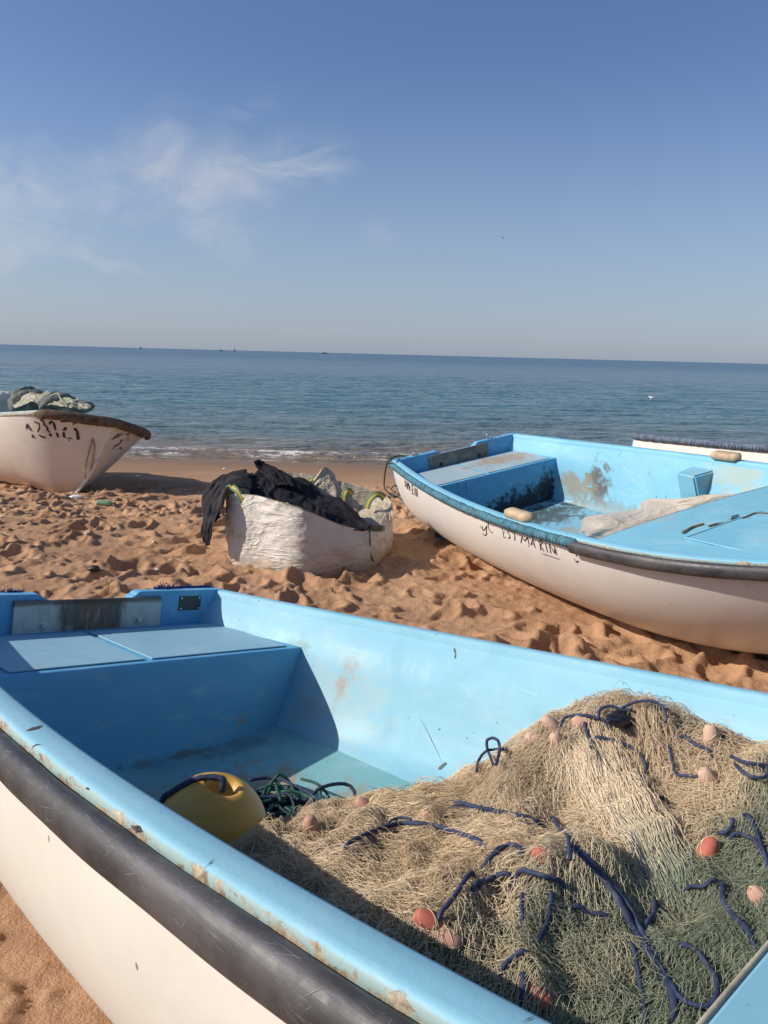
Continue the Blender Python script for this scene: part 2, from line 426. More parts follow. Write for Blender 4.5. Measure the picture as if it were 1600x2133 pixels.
class Boat:
    def __init__(s, kind, pose, name, label, group, wall=((.60, .135), (.46, .155), (.32, .20)), floor=.285, fhalf=.52, keel0=.55, n=None):
        s.kind, s.pose = kind, pose
        s.R = rotm(*pose[3:]); s.T = np.array(pose[:3]); s.L = kind['L']
        Mx = Matrix([list(s.R[i]) + [s.T[i]] for i in range(3)] + [[0, 0, 0, 1]])
        s.o = empty(name, M=Mx); tag(s.o, label, 'boat', group)
        s.wall, s.floor, s.fhalf, s.keel0, s.n = wall, floor, fhalf, keel0, n or kind['n']
    def b(s, u): return np.maximum(ncub(s.kind['US'], s.kind['B'], np.asarray(u, float)), 0.0)
    def zs(s, u): return s.kind['z0'] + s.kind['k1'] * u + s.kind['k'] * np.asarray(u)**2
    def zk(s, u):
        w = np.clip((np.asarray(u) - s.keel0) / (1 - s.keel0), 0, 1); return (s.zs(1.0) - .10) * w**2.2
    def toW(s, P): return np.asarray(P) @ s.R.T + s.T
    def toL(s, P): return (np.asarray(P) - s.T) @ s.R
    def hit(s, px, axis, val):
        o = s.R.T @ (CP - s.T); d = s.R.T @ ray(*px); return o + d * ((val - o[axis]) / d[axis])
    def stations(s, n=90):
        w = np.linspace(0, 1, n); return np.where(w < .8, w / .8 * .86, .86 + (1 - (1 - (w - .8) / .2)**1.6) * .14)
    def section(s, u, th):
        """outer hull point at station u, section angle th (0 sheer .. pi/2 keel)"""
        n = s.nexp(u)
        cx = np.cos(th)**(2 / n); sz = np.sin(th)**(2 / n)
        t = s.b(u) * cx * (1 - s.kind['taper'] * sz); z = s.zs(u) - .012 - (s.zs(u) - .012 - s.zk(u)) * sz
        return t, z
    def hull(s, mat):
        u = s.stations()[:, None]; th = np.linspace(0, math.pi / 2, 26)[None, :]
        t, z = s.section(u, th); x = u * s.L + 0 * th
        # the keel fin
        P = np.stack([x, -t, z], -1); Q = np.stack([x, t, z], -1)[:, ::-1][:, 1:]
        V = np.concatenate([P, Q], 1); n, m = V.shape[:2]
        s.hull_o = mk('hull', V.reshape(-1, 3), grid_faces(n, m)[:, ::-1], mat, s.o)
        Wv = s.toW(V.reshape(-1, 3)); fc = grid_faces(n, m)
        s.bvh = BVHTree.FromPolygons([Vector(p) for p in Wv], fc.tolist())
        return s.hull_o
    def t_at(s, u, z):
        n = s.nexp(u); f = np.clip((s.zs(u) - .012 - z) / (s.zs(u) - .012 - s.zk(u) + 1e-6), 0, 1)
        return s.b(u) * (1 - f**n)**(1 / n) * (1 - s.kind['taper'] * f)
    def nexp(s, u):
        a, b_, k0 = s.n; return a + (b_ - a) * np.clip((u - k0) / (1 - k0), 0, 1)
    def capx(s, u, sg, f):  # f 0 outer .. 1 inner
        return sg * np.maximum(s.b(u) - f * s.kind['cap'], 0.002 * (1 - f))
    def gunwale(s, mat, sg, u0=0.0, u1=1.0, lip=.025, name='gunwale'):
        u = s.stations(160); u = u[(u >= u0) & (u <= u1)]
        zt = s.zs(u); prof = [(-.012, -lip, 1), (.000, -lip - .002, 1), (.004, -lip + .004, 1), (.0035, -.009, .9), (.001, -.0045, .7), (-.003, -.0020, .5), (-.010, -.0005, .22), (-.026, 0, .05), (-.045, 0, 0), (-.054, -.004, 0), (-.059, -.012, 0), (-.060, -.05, 0)]
        V = []; wr = []
        dx = np.gradient(s.b(u), u * s.L)
        for (o, dz, w) in prof:
            o2 = o * (s.kind['cap'] / .06)
            bb = s.b(u); t = np.maximum(bb + o2 * np.sqrt(1 + np.minimum(dx * dx, 3)), 0.0)
            V.append(np.stack([u * s.L, sg * t, zt + dz], -1)); wr.append(np.full(len(u), w))
        V = np.stack(V, 1); n, m = V.shape[:2]
        Fc = grid_faces(n, m)
        if sg < 0: Fc = Fc[:, ::-1]
        return mk(name, V.reshape(-1, 3), Fc, mat, s.o, attrs={'wear': np.stack(wr, 1).ravel()})
    def wall_pts(s, u):
        """inner side wall profile, half breadth and height, from cap to floor, at stations u"""
        zt = s.zs(u); bi = s.b(u) - s.kind['cap']
        k = np.clip((u - .55) / .4, 0, 1)
        kz = (zt - s.kind['z0']) * .5
        pts = [(bi + .002, zt - .03)]
        for (z, off) in s.wall: pts.append((np.maximum(s.b(u) - off, .0), np.full_like(u, z) + kz))
        fh = np.minimum(s.fhalf, np.maximum(s.b(u) - s.wall[-1][1] - .02, 0))
        pts.append((fh, np.maximum(np.full_like(u, s.floor), s.zk(u) + .05)))
        return [(np.minimum(a, np.maximum(s.t_at(u, b_) - .03, 0)), b_) for a, b_ in pts]
    def liner(s, mat, fmat, u1=.80, dish=.14):
        u = np.linspace(.008, u1, 110); pts = s.wall_pts(u)
        A = np.array([[p[0], p[1]] for p in pts])       # k,2,n
        # smooth profile
        tt = np.linspace(0, len(pts) - 1, 22); prof = []
        for i in range(len(u)):
            prof.append(np.stack([np.interp(tt, range(len(pts)), A[:, 0, i]), np.interp(tt, range(len(pts)), A[:, 1, i])], -1))
        prof = np.array(prof)
        for _ in range(8): prof[:, 1:-1] = .25 * prof[:, :-2] + .5 * prof[:, 1:-1] + .25 * prof[:, 2:]
        for sg in (-1, 1):
            V = np.stack([np.repeat(u[:, None] * s.L, 22, 1), sg * prof[..., 0], prof[..., 1]], -1)
            Fc = grid_faces(len(u), 22)
            s.lin = mk('side_lining', V.reshape(-1, 3), Fc if sg < 0 else Fc[:, ::-1], mat, s.o)
        w = np.linspace(-1, 1, 25)
        fh = prof[:, -1, 0][:, None]; fz = prof[:, -1, 1][:, None]
        T_ = w[None] * (fh + .003); Z = fz - dish * (fh - np.abs(T_)) + .0 * T_
        V = np.stack([np.repeat(u[:, None] * s.L, 25, 1), T_, Z], -1)
        mk('floor', V.reshape(-1, 3), grid_faces(len(u), 25)[:, ::-1], fmat, s.o)
        s.prof = (u, prof)
    def wall_t(s, u, z):
        pu, pr = s.prof; i = int(np.argmin(np.abs(pu - u))); q = pr[i]; return float(np.interp(z, q[::-1, 1], q[::-1, 0]))
    def floor_z(s, x, t, dish=.14):
        pu, pr = s.prof; i = int(np.argmin(np.abs(pu - x / s.L))); return pr[i][-1, 1] - dish * max(0, pr[i][-1, 0] - abs(t))
    def transom(s, mat, notch=True):
        th = np.linspace(0, math.pi / 2, 30); t, z = s.section(np.array(0.0), th); zt = s.kind['z0']
        top = zt + .002
        poly = [(-a, b_) for a, b_ in zip(t[1:], z[1:])] + [(a, b_) for a, b_ in list(zip(t[1:], z[1:]))[::-1][1:]]
        poly = poly + [(s.b(0.0) - .012, top)]
        if notch:
            for a, z_ in ((.205, top), (.192, top - .005), (.182, top - .016), (.174, .703), (.165, .694), (.15, .690)): poly.append((a, z_))
            for a, z_ in ((-.15, .690), (-.165, .694), (-.174, .703), (-.182, top - .016), (-.192, top - .005), (-.205, top)): poly.append((a, z_))
        poly.append((-s.b(0.0) + .012, top))
        mb = MB(); mb.prism(poly, 0, -.018, .040, .004)
        return mb.build('transom', mat, s.o)
    def stern_seat(s, mat, hmat, bs=.6028, bz=.582, hatches=True):
        # box with its top following the side walls
        u = np.linspace(.009, bs / s.L, 14); mb = MB()
        half = np.array([s.wall_t(a, bz) + .004 for a in u]); x = u * s.L
        V = []; Fc = []
        for i in range(len(u)): V += [(x[i], -half[i], bz), (x[i], half[i], bz)]
        for i in range(len(u) - 1): Fc.append((2 * i, 2 * i + 2, 2 * i + 3, 2 * i + 1))
        mb.add(V, Fc)
        # rounded front edge then the front face down to the floor
        hf = half[-1]; rows = [(bs, bz), (bs + .006, bz - .002), (bs + .010, bz - .008), (bs + .010, bz - .02)] + [(bs + .010 - .02 * k, bz - .02 - (bz - .02 - .10) * k) for k in np.linspace(.05, 1, 14)]
        V = []
        for (xx, zz) in rows:
            h_ = s.wall_t(xx / s.L, max(zz, s.floor)) + .004 if zz > s.floor else s.fhalf
            for w in np.linspace(-1, 1, 9): V.append((xx, w * h_, zz))
        mb.add(V, grid_faces(len(rows), 9)[:, ::-1].tolist())
        seat = mb.build('stern_seat', mat, s.o, True)
        sm = seat.modifiers.new('e', 'EDGE_SPLIT'); sm.split_angle = R(35)
        if hatches:
            for (a, b_) in ((-half[-1] + .10, -.062), (-.036, half[-1] - .06)):
                hb = MB(); hb.prism([(.11, a), (bs - .02, a), (bs - .02, b_), (.11, b_)], 2, bz + .0015, bz + .006, .002)
                hb.build('seat_hatch', hmat, seat)
        return seat
    def motor_plate(s, mat, bolt, clean=True):
        mb = MB(); mb.prism([(-.292, .563), (.292, .563), (.292, .700), (-.292, .700)], 0, .0415, .056, .002)
        pl = mb.build('motor_plate', mat, s.o)
        for y in (-.185, .195):
            P = [(.056, y, .605), (.059, y, .605), (.0592, y, .605), (.067, y, .605)]; b_ = MB()
            a = np.linspace(0, 2 * math.pi, 24, endpoint=False)
            for (r0, x0, x1, k) in ((.017, .0563, .0585, 24), (.0095, .0585, .066, 6)):
                an = np.linspace(0, 2 * math.pi, k, endpoint=False)
                b_.prism([(y + r0 * math.cos(q), .607 + r0 * math.sin(q)) for q in an], 0, x0, x1, .0008)
            b_.build('bolt', bolt, pl)
        return pl
    def side_curve(s, u, sg, out, dz): return np.stack([u * s.L, sg * (s.b(u) + out), s.zs(u) + dz], -1)
    def rub_pipe(s, mat, u0, u1, sg=-1, r=.0285, taper=.02):
        u = np.linspace(u0, u1, 220); P = s.side_curve(u, sg, r * .62 + .002, -.017 - r * 1.0)
        n = len(u); k = 26; T, N, B = frames(P)
        rr = np.full(n, r)
        a = np.linspace(0, 2 * math.pi, k, endpoint=False)[None, :]
        lat = np.cross(T, [0, 0, 1.]); lat /= np.linalg.norm(lat, axis=1)[:, None]
        lat *= np.sign(lat[:, 1:2]) * sg; upv = np.cross(T, lat); upv *= np.sign(upv[:, 2:3])
        wob = 1 + .035 * np.sin(u * 37)[:, None] * np.cos(a) + .02 * np.sin(u * 91 + 1)[:, None]
        V = P[:, None] + (np.cos(a) * rr[:, None] * .80 * wob)[..., None] * lat[:, None] + (np.sin(a) * rr[:, None] * 1.14 * wob)[..., None] * upv[:, None]
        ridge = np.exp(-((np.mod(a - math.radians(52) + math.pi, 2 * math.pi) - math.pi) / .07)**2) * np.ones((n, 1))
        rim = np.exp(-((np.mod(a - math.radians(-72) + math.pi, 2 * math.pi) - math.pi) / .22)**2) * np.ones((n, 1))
        Fc = grid_faces(n, k, True).tolist() + [tuple(range(k))[::-1], tuple(range((n - 1) * k, n * k))]; nf = len(Fc)
        Vn = V.reshape(n, k, 3); ctr = Vn.mean(1, keepdims=True); VV = [V.reshape(-1, 3)]; base = n * k
        def surf(fi, fa):
            fi = np.clip(fi, 0, n - 1.001); i0 = fi.astype(int); f = (fi - i0)[:, None]; fa = np.mod(fa, k); j0 = fa.astype(int); g = (fa - j0)[:, None]; j1 = (j0 + 1) % k
            q = (Vn[i0, j0] * (1 - g) + Vn[i0, j1] * g) * (1 - f) + (Vn[i0 + 1, j0] * (1 - g) + Vn[i0 + 1, j1] * g) * f
            c0 = ctr[i0, 0] * (1 - f) + ctr[i0 + 1, 0] * f; return q + (q - c0) / np.linalg.norm(q - c0, axis=1)[:, None] * .0007
        du_ = s.L * (u1 - u0) / (n - 1)
        for q_ in range(420):
            m = 7; ln = rng.exponential(.022) + .006; th = rng.normal() * .5 if rng.random() < .7 else rng.uniform(-1.5, 1.5)
            a0 = rng.normal(math.radians(40), .55) if rng.random() < .7 else rng.uniform(-1.2, 1.7); t_ = np.linspace(0, 1, m) + 0; bend = rng.normal() * .3
            fi = rng.uniform(0, n - 1) + t_ * ln * math.cos(th) / du_; fa = (a0 + (t_ + bend * t_ * t_) * ln * math.sin(th) / r) / (2 * math.pi) * k
            w = rng.uniform(.00025, .0007) * np.sin(np.pi * np.linspace(.08, .92, m)); A_ = surf(fi, fa + w / r / (2 * math.pi) * k * abs(math.cos(th))); B_ = surf(fi + w * abs(math.sin(th)) / du_, fa)
            VV.append(np.stack([A_, B_], 1).reshape(-1, 3)); Fc += (grid_faces(m, 2) + base).tolist(); base += 2 * m
        z_ = np.zeros(base - n * k)
        o = mk('rubbing_pipe', np.vstack(VV), Fc, mat, s.o, attrs={'ridge': np.r_[ridge.ravel(), z_], 'rim': np.r_[rim.ravel(), z_]})
        o.data.materials.append(M_scr2); mi = np.zeros(len(o.data.polygons), dtype=np.int32); mi[nf:] = 1; o.data.polygons.foreach_set('material_index', mi)
        return o
    def net_wrap(s, mat, u0, u1, sg=-1, r=.026, pitch=.021, dz=-.028, out=.012, ridge=.20):
        u = np.linspace(u0, u1, 60); P = resample(s.side_curve(u, sg, out, dz), pitch / 7); n = len(P); k = 14
        T, N, B = frames(P); sl = np.arange(n) * pitch / 7
        a = np.linspace(0, 2 * math.pi, k, endpoint=False)[None, :]
        gap = np.abs(np.sin(math.pi * (sl[:, None] / pitch + .35 * np.sin(a) + .8 * vnoise(sl * 9, sl * 0 + 2.2)[:, None])))
        rr = r * (1 - ridge * (1 - gap)**2.2 + .12 * (vnoise(sl * 30, sl * 0 + 7)[:, None] - .5))
        V = P[:, None] + (np.cos(a) * rr)[..., None] * N[:, None] + (np.sin(a) * rr)[..., None] * B[:, None]
        Fc = grid_faces(n, k, True).tolist() + [tuple(range(k))[::-1], tuple(range((n - 1) * k, n * k))]
        return mk('net_wrapped_fender', V.reshape(-1, 3), Fc, mat, s.o)
    def foredeck(s, mat, hmat, x0=2.66, z=.765, u1=.985):
        u = np.linspace(x0 / s.L, u1, 40); w = np.linspace(-1, 1, 17)
        h_ = np.maximum(s.b(u) - s.kind['cap'] * .7, .004)
        zd = z + np.maximum(0, (s.zs(u) - .035 - z)) * np.clip((u - u[0]) / .25, 0, 1)
        V = np.stack([np.repeat(u[:, None] * s.L, 17, 1), h_[:, None] * w[None], zd[:, None] + .025 * (1 - w[None]**2)], -1)
        mb = MB(); mb.add(V.reshape(-1, 3), grid_faces(40, 17)[:, ::-1].tolist())
        rows = []
        for (dx, dz) in ((0, 0), (-.006, -.003), (-.009, -.010), (-.009, -.03), (.0, -.20), (.0, -.42)):
            rows.append([(u[0] * s.L + dx, min(h_[0], 9 if dz > -.1 else max(float(s.t_at(u[0], zd[0] + dz)) - .04, .02)) * ww, zd[0] + .025 * (1 - ww**2) + dz) for ww in w])
        mb.add(np.array(rows).reshape(-1, 3), grid_faces(6, 17).tolist())
        tr_ = np.array(rows[1]); V_, F_ = tube(tr_ + np.array([-.001, 0, .001]), .0035, 6)
        d = mb.build('foredeck', mat, s.o, True); mk('deck_edge_trim', V_, F_, M_trim, d); d.modifiers.new('e', 'EDGE_SPLIT').split_angle = R(40)
        return d
    def finish(s): pass

def bvh_of(o, boat):
    me = o.data; return BVHTree.FromPolygons([Vector(boat.toW(np.array(v.co))) for v in me.vertices], [tuple(q.vertices) for q in me.polygons])
def strokes_on(boat, name, lines, mat, width, lift=.002, conv=None, bvh=None, taper=.10):
    """hand-painted strokes laid on the hull skin"""
    mb = MB()
    for ln in lines:
        pts = []
        for (px, py) in ln[0] if isinstance(ln, tuple) else ln: pts.append(conv(px, py))
        wsc = ln[1] if isinstance(ln, tuple) else 1.0
        P2 = resample(np.array(pts), 1.2) if len(pts) > 1 else np.array(pts)
        hits = []
        for p in P2:
            h_ = (bvh or boat.bvh).ray_cast(Vector(CP), Vector(ray(*p)))
            if h_[0] is None: continue
            nn = h_[1] if h_[1].dot(Vector(ray(*p))) < 0 else -h_[1]
            hits.append((np.array(h_[0] + nn * lift), np.array(nn)))
        if len(hits) < 2: continue
        Pw = np.array([h[0] for h in hits]); Nn = np.array([h[1] for h in hits]); T = np.gradient(Pw, axis=0); T /= np.linalg.norm(T, axis=1)[:, None] + 1e-9
        S = np.cross(T, Nn); S /= np.linalg.norm(S, axis=1)[:, None] + 1e-9
        wv = width * wsc * (.7 + .6 * rng.random(len(Pw)))[:, None] * np.clip(np.minimum(np.arange(len(Pw)) + .6, len(Pw) - .4 - np.arange(len(Pw))) / (taper * len(Pw) + 1e-6), .12, 1)[:, None]
        A, B_ = boat.toL(Pw + S * wv / 2), boat.toL(Pw - S * wv / 2); n = len(Pw)
        mb.add(np.stack([A, B_], 1).reshape(-1, 3), grid_faces(n, 2).tolist())
    return mb.build(name, mat, boat.o) if mb.v else None

# ------------------------------------------------------------------ poses
POSE_NEAR = (-1.19365, 2.73366, -.0402, -.76790, -.17835, .07764)
POSE_MID = (.71909, 6.76121, .1187, -1.15305, .17555, -.01623)
POSE_FAR = (2.8847, 8.1221, .0379, -.8822, -.1854, -.0097)
POSE_LEFT = (-7.04, 12.22, -.381, -.735, -.239, .033)
SEA_Z = -.52

# ------------------------------------------------------------------ sand
def axis(lo, hi, fine, coarse_lo, coarse_hi, g=1.22):
    a = list(np.arange(lo, hi + 1e-6, fine)); st = fine
    left = [];  x = lo
    while x > coarse_lo: st *= g; x -= st; left.append(x)
    st = fine; right = []; x = hi
    while x < coarse_hi: st *= g; x += st; right.append(x)
    return np.array(left[::-1] + a + right)
GX = axis(-5.2, 5.6, .0135, -400, 400); GY = axis(.6, 12.4, .0135, -60, 17.0, 1.15)
def base_h(X, Y):
    z = np.interp(Y, [-60, 0, 6, 8.5, 10.3, 12.6, 14.9, 16.5, 24], [1.6, .12, .11, -.05, -.20, -.38, -.52, -.62, -.9])
    for pose, off, hw in ((POSE_NEAR, .05, .25), (POSE_MID, .06, .35), (POSE_FAR, .06, .4), (POSE_LEFT, .02, .7)):
        Rm = rotm(*pose[3:]); ax = Rm[:, 0]; l = math.hypot(ax[0], ax[1]); ax2 = ax[:2] / l
        s_ = (X - pose[0]) * ax2[0] + (Y - pose[1]) * ax2[1]; t_ = -(X - pose[0]) * ax2[1] + (Y - pose[1]) * ax2[0]
        zl = pose[2] + off + s_ * ax[2] / l + hw * Rm[2, 1] * np.clip(t_, -.8, .8)
        ds = np.maximum(np.maximum(-s_, s_ - 4.2), 0); d = np.sqrt(ds**2 + np.maximum(np.abs(t_) - .45, 0)**2)
        w = np.exp(-(d / .55)**2); z = z * (1 - w) + zl * w
    return z
X, Y = np.meshgrid(GX, GY)
Z = base_h(X, Y)
tramp = 1 - np.clip((Y - 10.4 - .5 * fbm(X * .5, Y * .5, 3, 3)) / .9, 0, 1)          # churned above, washed flat below
tramp *= np.clip((Y + 1) / 1.0, 0, 1)
Z += tramp * (.07 * fbm(X * 1.1, Y * 1.1, 3, 5) + .055 * fbm(X * 3.3, Y * 3.3, 4, 9) + .030 * fbm(X * 10, Y * 10, 5, 21, .68))
Z += (1 - tramp) * (.012 * fbm(X * 1.3, Y * .6, 3, 33) + .003 * fbm(X * 9, Y * 6, 2, 12))
iy0, ix0 = np.searchsorted(GY, .6), np.searchsorted(GX, -5.2)
for _ in range(2300):
    px, py = rng.uniform(-5.1, 5.5), rng.uniform(.7, 11.4)
    if py > 10.3 + .5 * math.sin(px * 1.3) and rng.random() < .8: continue
    ang = rng.normal(.3, .9); ln = rng.uniform(.09, .19); wd = ln * rng.uniform(.42, .7); dep = rng.uniform(.018, .052)
    if rng.random() < .35: ln *= .55; wd *= .6; dep *= .6
    if py > 10: dep *= .4
    r_ = ln * 2.4; dep *= .82
    i0, i1 = np.searchsorted(GY, py - r_), np.searchsorted(GY, py + r_); j0, j1 = np.searchsorted(GX, px - r_), np.searchsorted(GX, px + r_)
    dx, dy = X[i0:i1, j0:j1] - px, Y[i0:i1, j0:j1] - py
    a = (dx * math.cos(ang) + dy * math.sin(ang)) / ln; b = (-dx * math.sin(ang) + dy * math.cos(ang)) / wd
    q = np.maximum(np.sqrt(a * a + b * b) + .55 * fbm(X[i0:i1, j0:j1] * 11, Y[i0:i1, j0:j1] * 11, 3, 40), 0)
    sh = -np.clip(1 - q**3.2, 0, None) * (1 - .35 * np.tanh(1.5 * a)) + .55 * np.exp(-((q - 1.2) / .24)**2) * (1 + .9 * np.tanh(2 * a))
    Z[i0:i1, j0:j1] += dep * sh
# loose crumbs kicked out of the prints
for _ in range(9000):
    px, py = rng.uniform(-5.1, 5.5), rng.uniform(.7, 10.6); r_ = rng.choice([.02, .03, .045], p=[.6, .3, .1])
    if fbm(np.array([px * 1.4]), np.array([py * 1.4]), 2, 77)[0] < .02: continue
    i0, i1 = np.searchsorted(GY, py - 2 * r_), np.searchsorted(GY, py + 2 * r_); j0, j1 = np.searchsorted(GX, px - 2 * r_), np.searchsorted(GX, px + 2 * r_)
    Z[i0:i1, j0:j1] += r_ * .55 * np.exp(-((X[i0:i1, j0:j1] - px)**2 + (Y[i0:i1, j0:j1] - py)**2) / (r_ * .75)**2)
wet = np.clip((Y - 10.9 - .7 * fbm(X * .7, Y * .3, 3, 50)) / 2.6, 0, 1) * .75 + .25 * np.clip((Y - 13.6 - .9 * fbm(X * .4, Y * .2, 3, 51)) / .8, 0, 1)
mk('sand', np.stack([X, Y, Z], -1).reshape(-1, 3), grid_faces(len(GY), len(GX)), M_sand, None, True, {'wet': wet.ravel()})['kind'] = 'structure'
_Z = Z
def sand_z(x, y):
    j = int(np.clip(np.searchsorted(GX, x), 0, len(GX) - 1)); i = int(np.clip(np.searchsorted(GY, y), 0, len(GY) - 1)); return float(_Z[i, j])
def on_sand(u, v):
    d = ray(u, v); k = 1.0
    for _ in range(4000):
        p = CP + d * k
        if p[2] <= sand_z(p[0], p[1]): return p
        k += .005
    return p

# ------------------------------------------------------------------ sea
M_sea, t = material('sea_water'); c = obj_coord(t)
sx_ = t.new('ShaderNodeSeparateXYZ'); t.put(sx_.inputs[0], c); yv = sx_.outputs[1]
ynz = t.math('ADD', yv, t.math('MULTIPLY', t.math('SUBTRACT', t.noise(t.mapping(c, (.05, .12, 1)), 1, 3), .5), 14))
shal = t.ramp(yv, 15.0, 21.0)
col = t.mix(shal, (.23, .165, .105), (.10, .15, .155))
col = t.mix(t.ramp(ynz, 20, 34), col, (.055, .155, .190))
col = t.mix(t.ramp(ynz, 34, 90), col, (.045, .125, .195))
col = t.mix(t.ramp(yv, 90, 900), col, (.042, .105, .180))
# foam where the wash runs out and on the small breaking crest
fo = t.new('ShaderNodeAttribute', attribute_name='foam').outputs['Fac']
fnz = t.noise(t.mapping(c, (3.2, 5.5, 1)), 1, 8, .72, 1.0)
fm = t.ramp(t.math('ADD', fo, t.math('MULTIPLY', t.math('SUBTRACT', fnz, .5), 2.2)), .58, .86)
col = t.mix(t.math('MULTIPLY', fm, .85), col, (.66, .64, .61))
t.put(t.b.inputs['Base Color'], col)
t.put(t.b.inputs['Roughness'], t.math('ADD', t.math('MULTIPLY', fm, .6), t.ramp(yv, 20, 300, .07, .22)))
t.b.inputs['IOR'].default_value = 1.33
w1 = t.noise(t.mapping(c, (.9, 2.4, 1), (0, 0, R(4))), 1, 5, .62, .5)
w2 = t.noise(t.mapping(c, (.14, .42, 1), (0, 0, R(-5))), 1, 5, .6, .4)
w3 = t.noise(t.mapping(c, (.025, .085, 1), (0, 0, R(3))), 1, 5, .62, .3)
near_w = t.ramp(yv, 30, 160, 1, .25)
hgt = t.math('ADD', t.math('MULTIPLY', t.math('MULTIPLY', w1, near_w), .22), t.math('ADD', t.math('MULTIPLY', w2, 1.35), t.math('MULTIPLY', w3, t.ramp(yv, 40, 200, 0, 4.0))))
bump(t, hgt, 1.0, 1.25)
sy = [14.2]
while sy[-1] < 95: sy.append(sy[-1] + .05 * (1 + max(0, sy[-1] - 17) * .045))
while sy[-1] < 40000: sy.append(sy[-1] * 1.25)
sy = np.array(sy); sxa = axis(-16, 16, .11, -40000, 40000, 1.28)
X, Y = np.meshgrid(sxa, sy)
amp = np.clip((Y - 15.3) / 6, 0, 1) * np.clip(1 - (Y - 60) / 35, 0, 1) * (np.abs(X) < 60)
Zs = SEA_Z + amp * (.11 * fbm(X * .33 + 3, Y * .75, 4, 61) + .05 * fbm(X * 1.3, Y * 2.4, 3, 62))
edge = 14.95 + .42 * fbm(X * .22, X * 0 + 1.5, 3, 70) + .10 * fbm(X * 1.6, X * 0 + 4.5, 2, 71)
cr1 = 16.1 + .35 * fbm(X * .16, X * 0 + 8.5, 3, 72); cw = np.clip(.5 + 2.4 * fbm(X * .12, X * 0 + 3.3, 2, 73), 0, 1)
Zs += .085 * cw * np.exp(-((Y - cr1) / .26)**2) + .05 * np.exp(-((Y - cr1 - 2.6) / .5)**2)
Zs -= np.where(Y < edge, .25 * (edge - Y), 0)
foam = (.55 * np.exp(-((Y - edge - .10) / .12)**2) + .36 * np.exp(-((Y - edge - .65) / .40)**2)) * (.45 + .9 * np.clip(.5 + 2 * fbm(X * .9, Y * .4, 2, 76), 0, 1)) + .50 * cw * np.exp(-((Y - cr1 + .06) / .15)**2) + .25 * np.exp(-((Y - cr1 + .45) / .4)**2)
mk('sea', np.stack([X, Y, Zs], -1).reshape(-1, 3), grid_faces(len(sy), len(sxa)), M_sea, None, True, {'foam': foam.ravel()})['kind'] = 'structure'

# ------------------------------------------------------------------ the four boats
BOATS = 'fishing boats pulled up on the beach'
brown = (.36, .22, .12); dark = (.035, .04, .045); mud = (.30, .24, .16); green = (.19, .33, .27)
NB = Boat(SKIFF, POSE_NEAR, 'fishing_boat', 'white and sky blue fishing boat in the foreground with the fishing net heaped inside', BOATS)
p_near = paint('blue_paint_near', speck=.54, stains=(((.86, .62, .50), (.10, .10, .16), brown, .85, .34), ((.72, .55, .38), (.14, .14, .12), brown, .55, .36),
        ((.60, .56, .585), (.10, .12, .03), (.20, .30, .22), .6, .25), ((.50, .59, .60), (.05, .05, .05), brown, .7, .38),
        ((.85, .58, .42), (.30, .2, .25), (.40, .50, .45), .35, .22)), grime=.16)
p_floor = paint('blue_floor_paint_near', (.20, .46, .49), grime=.75, grime_col=(.16, .30, .25), speck=.56,
        stains=(((.95, .18, .25), (.30, .22, .2), (.38, .26, .15), .8, .28), ((.66, .30, .25), (.12, .25, .2), (.12, .09, .06), .4, .26), ((1.25, .30, .25), (.25, .2, .2), (.33, .25, .16), .7, .32), ((.8, -.1, .25), (.3, .3, .2), (.30, .22, .16), .6, .34)))
p_cap = paint('blue_gunwale_paint_near', wear=True, grime=.22, rough=.62, speck=.56)
p_seat_shade = paint('blue_paint_shaded_seat_near', (.115, .40, .62), grime=.30, grime_col=(.16, .30, .30), stains=(((.3, .25, .58), (.2, .35, .05), (.35, .34, .28), .5, .22), ((.62, .15, .235), (.05, .5, .03), (.16, .13, .09), .7, .24), ((.615, .35, .33), (.04, .12, .05), brown, .6, .34)))  # same blue paint with shade put into its base colour; the stains are dirt
p_hatch = paint('blue_hatch_paint_near', (.25, .47, .58), grime=.45, grime_col=(.33, .36, .31), speck=.58)
p_tr_shade = paint('blue_paint_shaded_transom_near', (.115, .39, .62), grime=.15)  # the boat's blue deepened: shade of the transom painted into the colour
NB.hull(hull_mat('white_gelcoat_near', (.735, .71, .62), .12))
NB.liner(p_near, p_floor)
NB_port = bvh_of(NB.lin, NB)
NB_caps = [NB.gunwale(p_cap, sg) for sg in (-1, 1)]
NB.transom(p_tr_shade); NB.stern_seat(p_seat_shade, p_hatch); NB.motor_plate(M_grey_alu, M_steel)
NB.rub_pipe(pipe_mat('black_rubbing_pipe_near'), .10, .86)
NB.foredeck(paint('blue_deck_paint_near', wear=False, grime=.2), None, 2.655)
dp = MB(); dp.prism([(.383, .637), (.487, .637), (.487, .697), (.383, .697)], 0, .0405, .0435, .0006)
dpl = dp.build('data_plate', M_plate, NB.o)
for y in (.392, .478):
    for z in (.645, .689):
        sc = MB(); a = np.linspace(0, 2 * math.pi, 12, endpoint=False); sc.prism([(y + .0042 * math.cos(q), z + .0042 * math.sin(q)) for q in a], 0, .0436, .0458, .0006); sc.build('screw', M_steel, dpl)

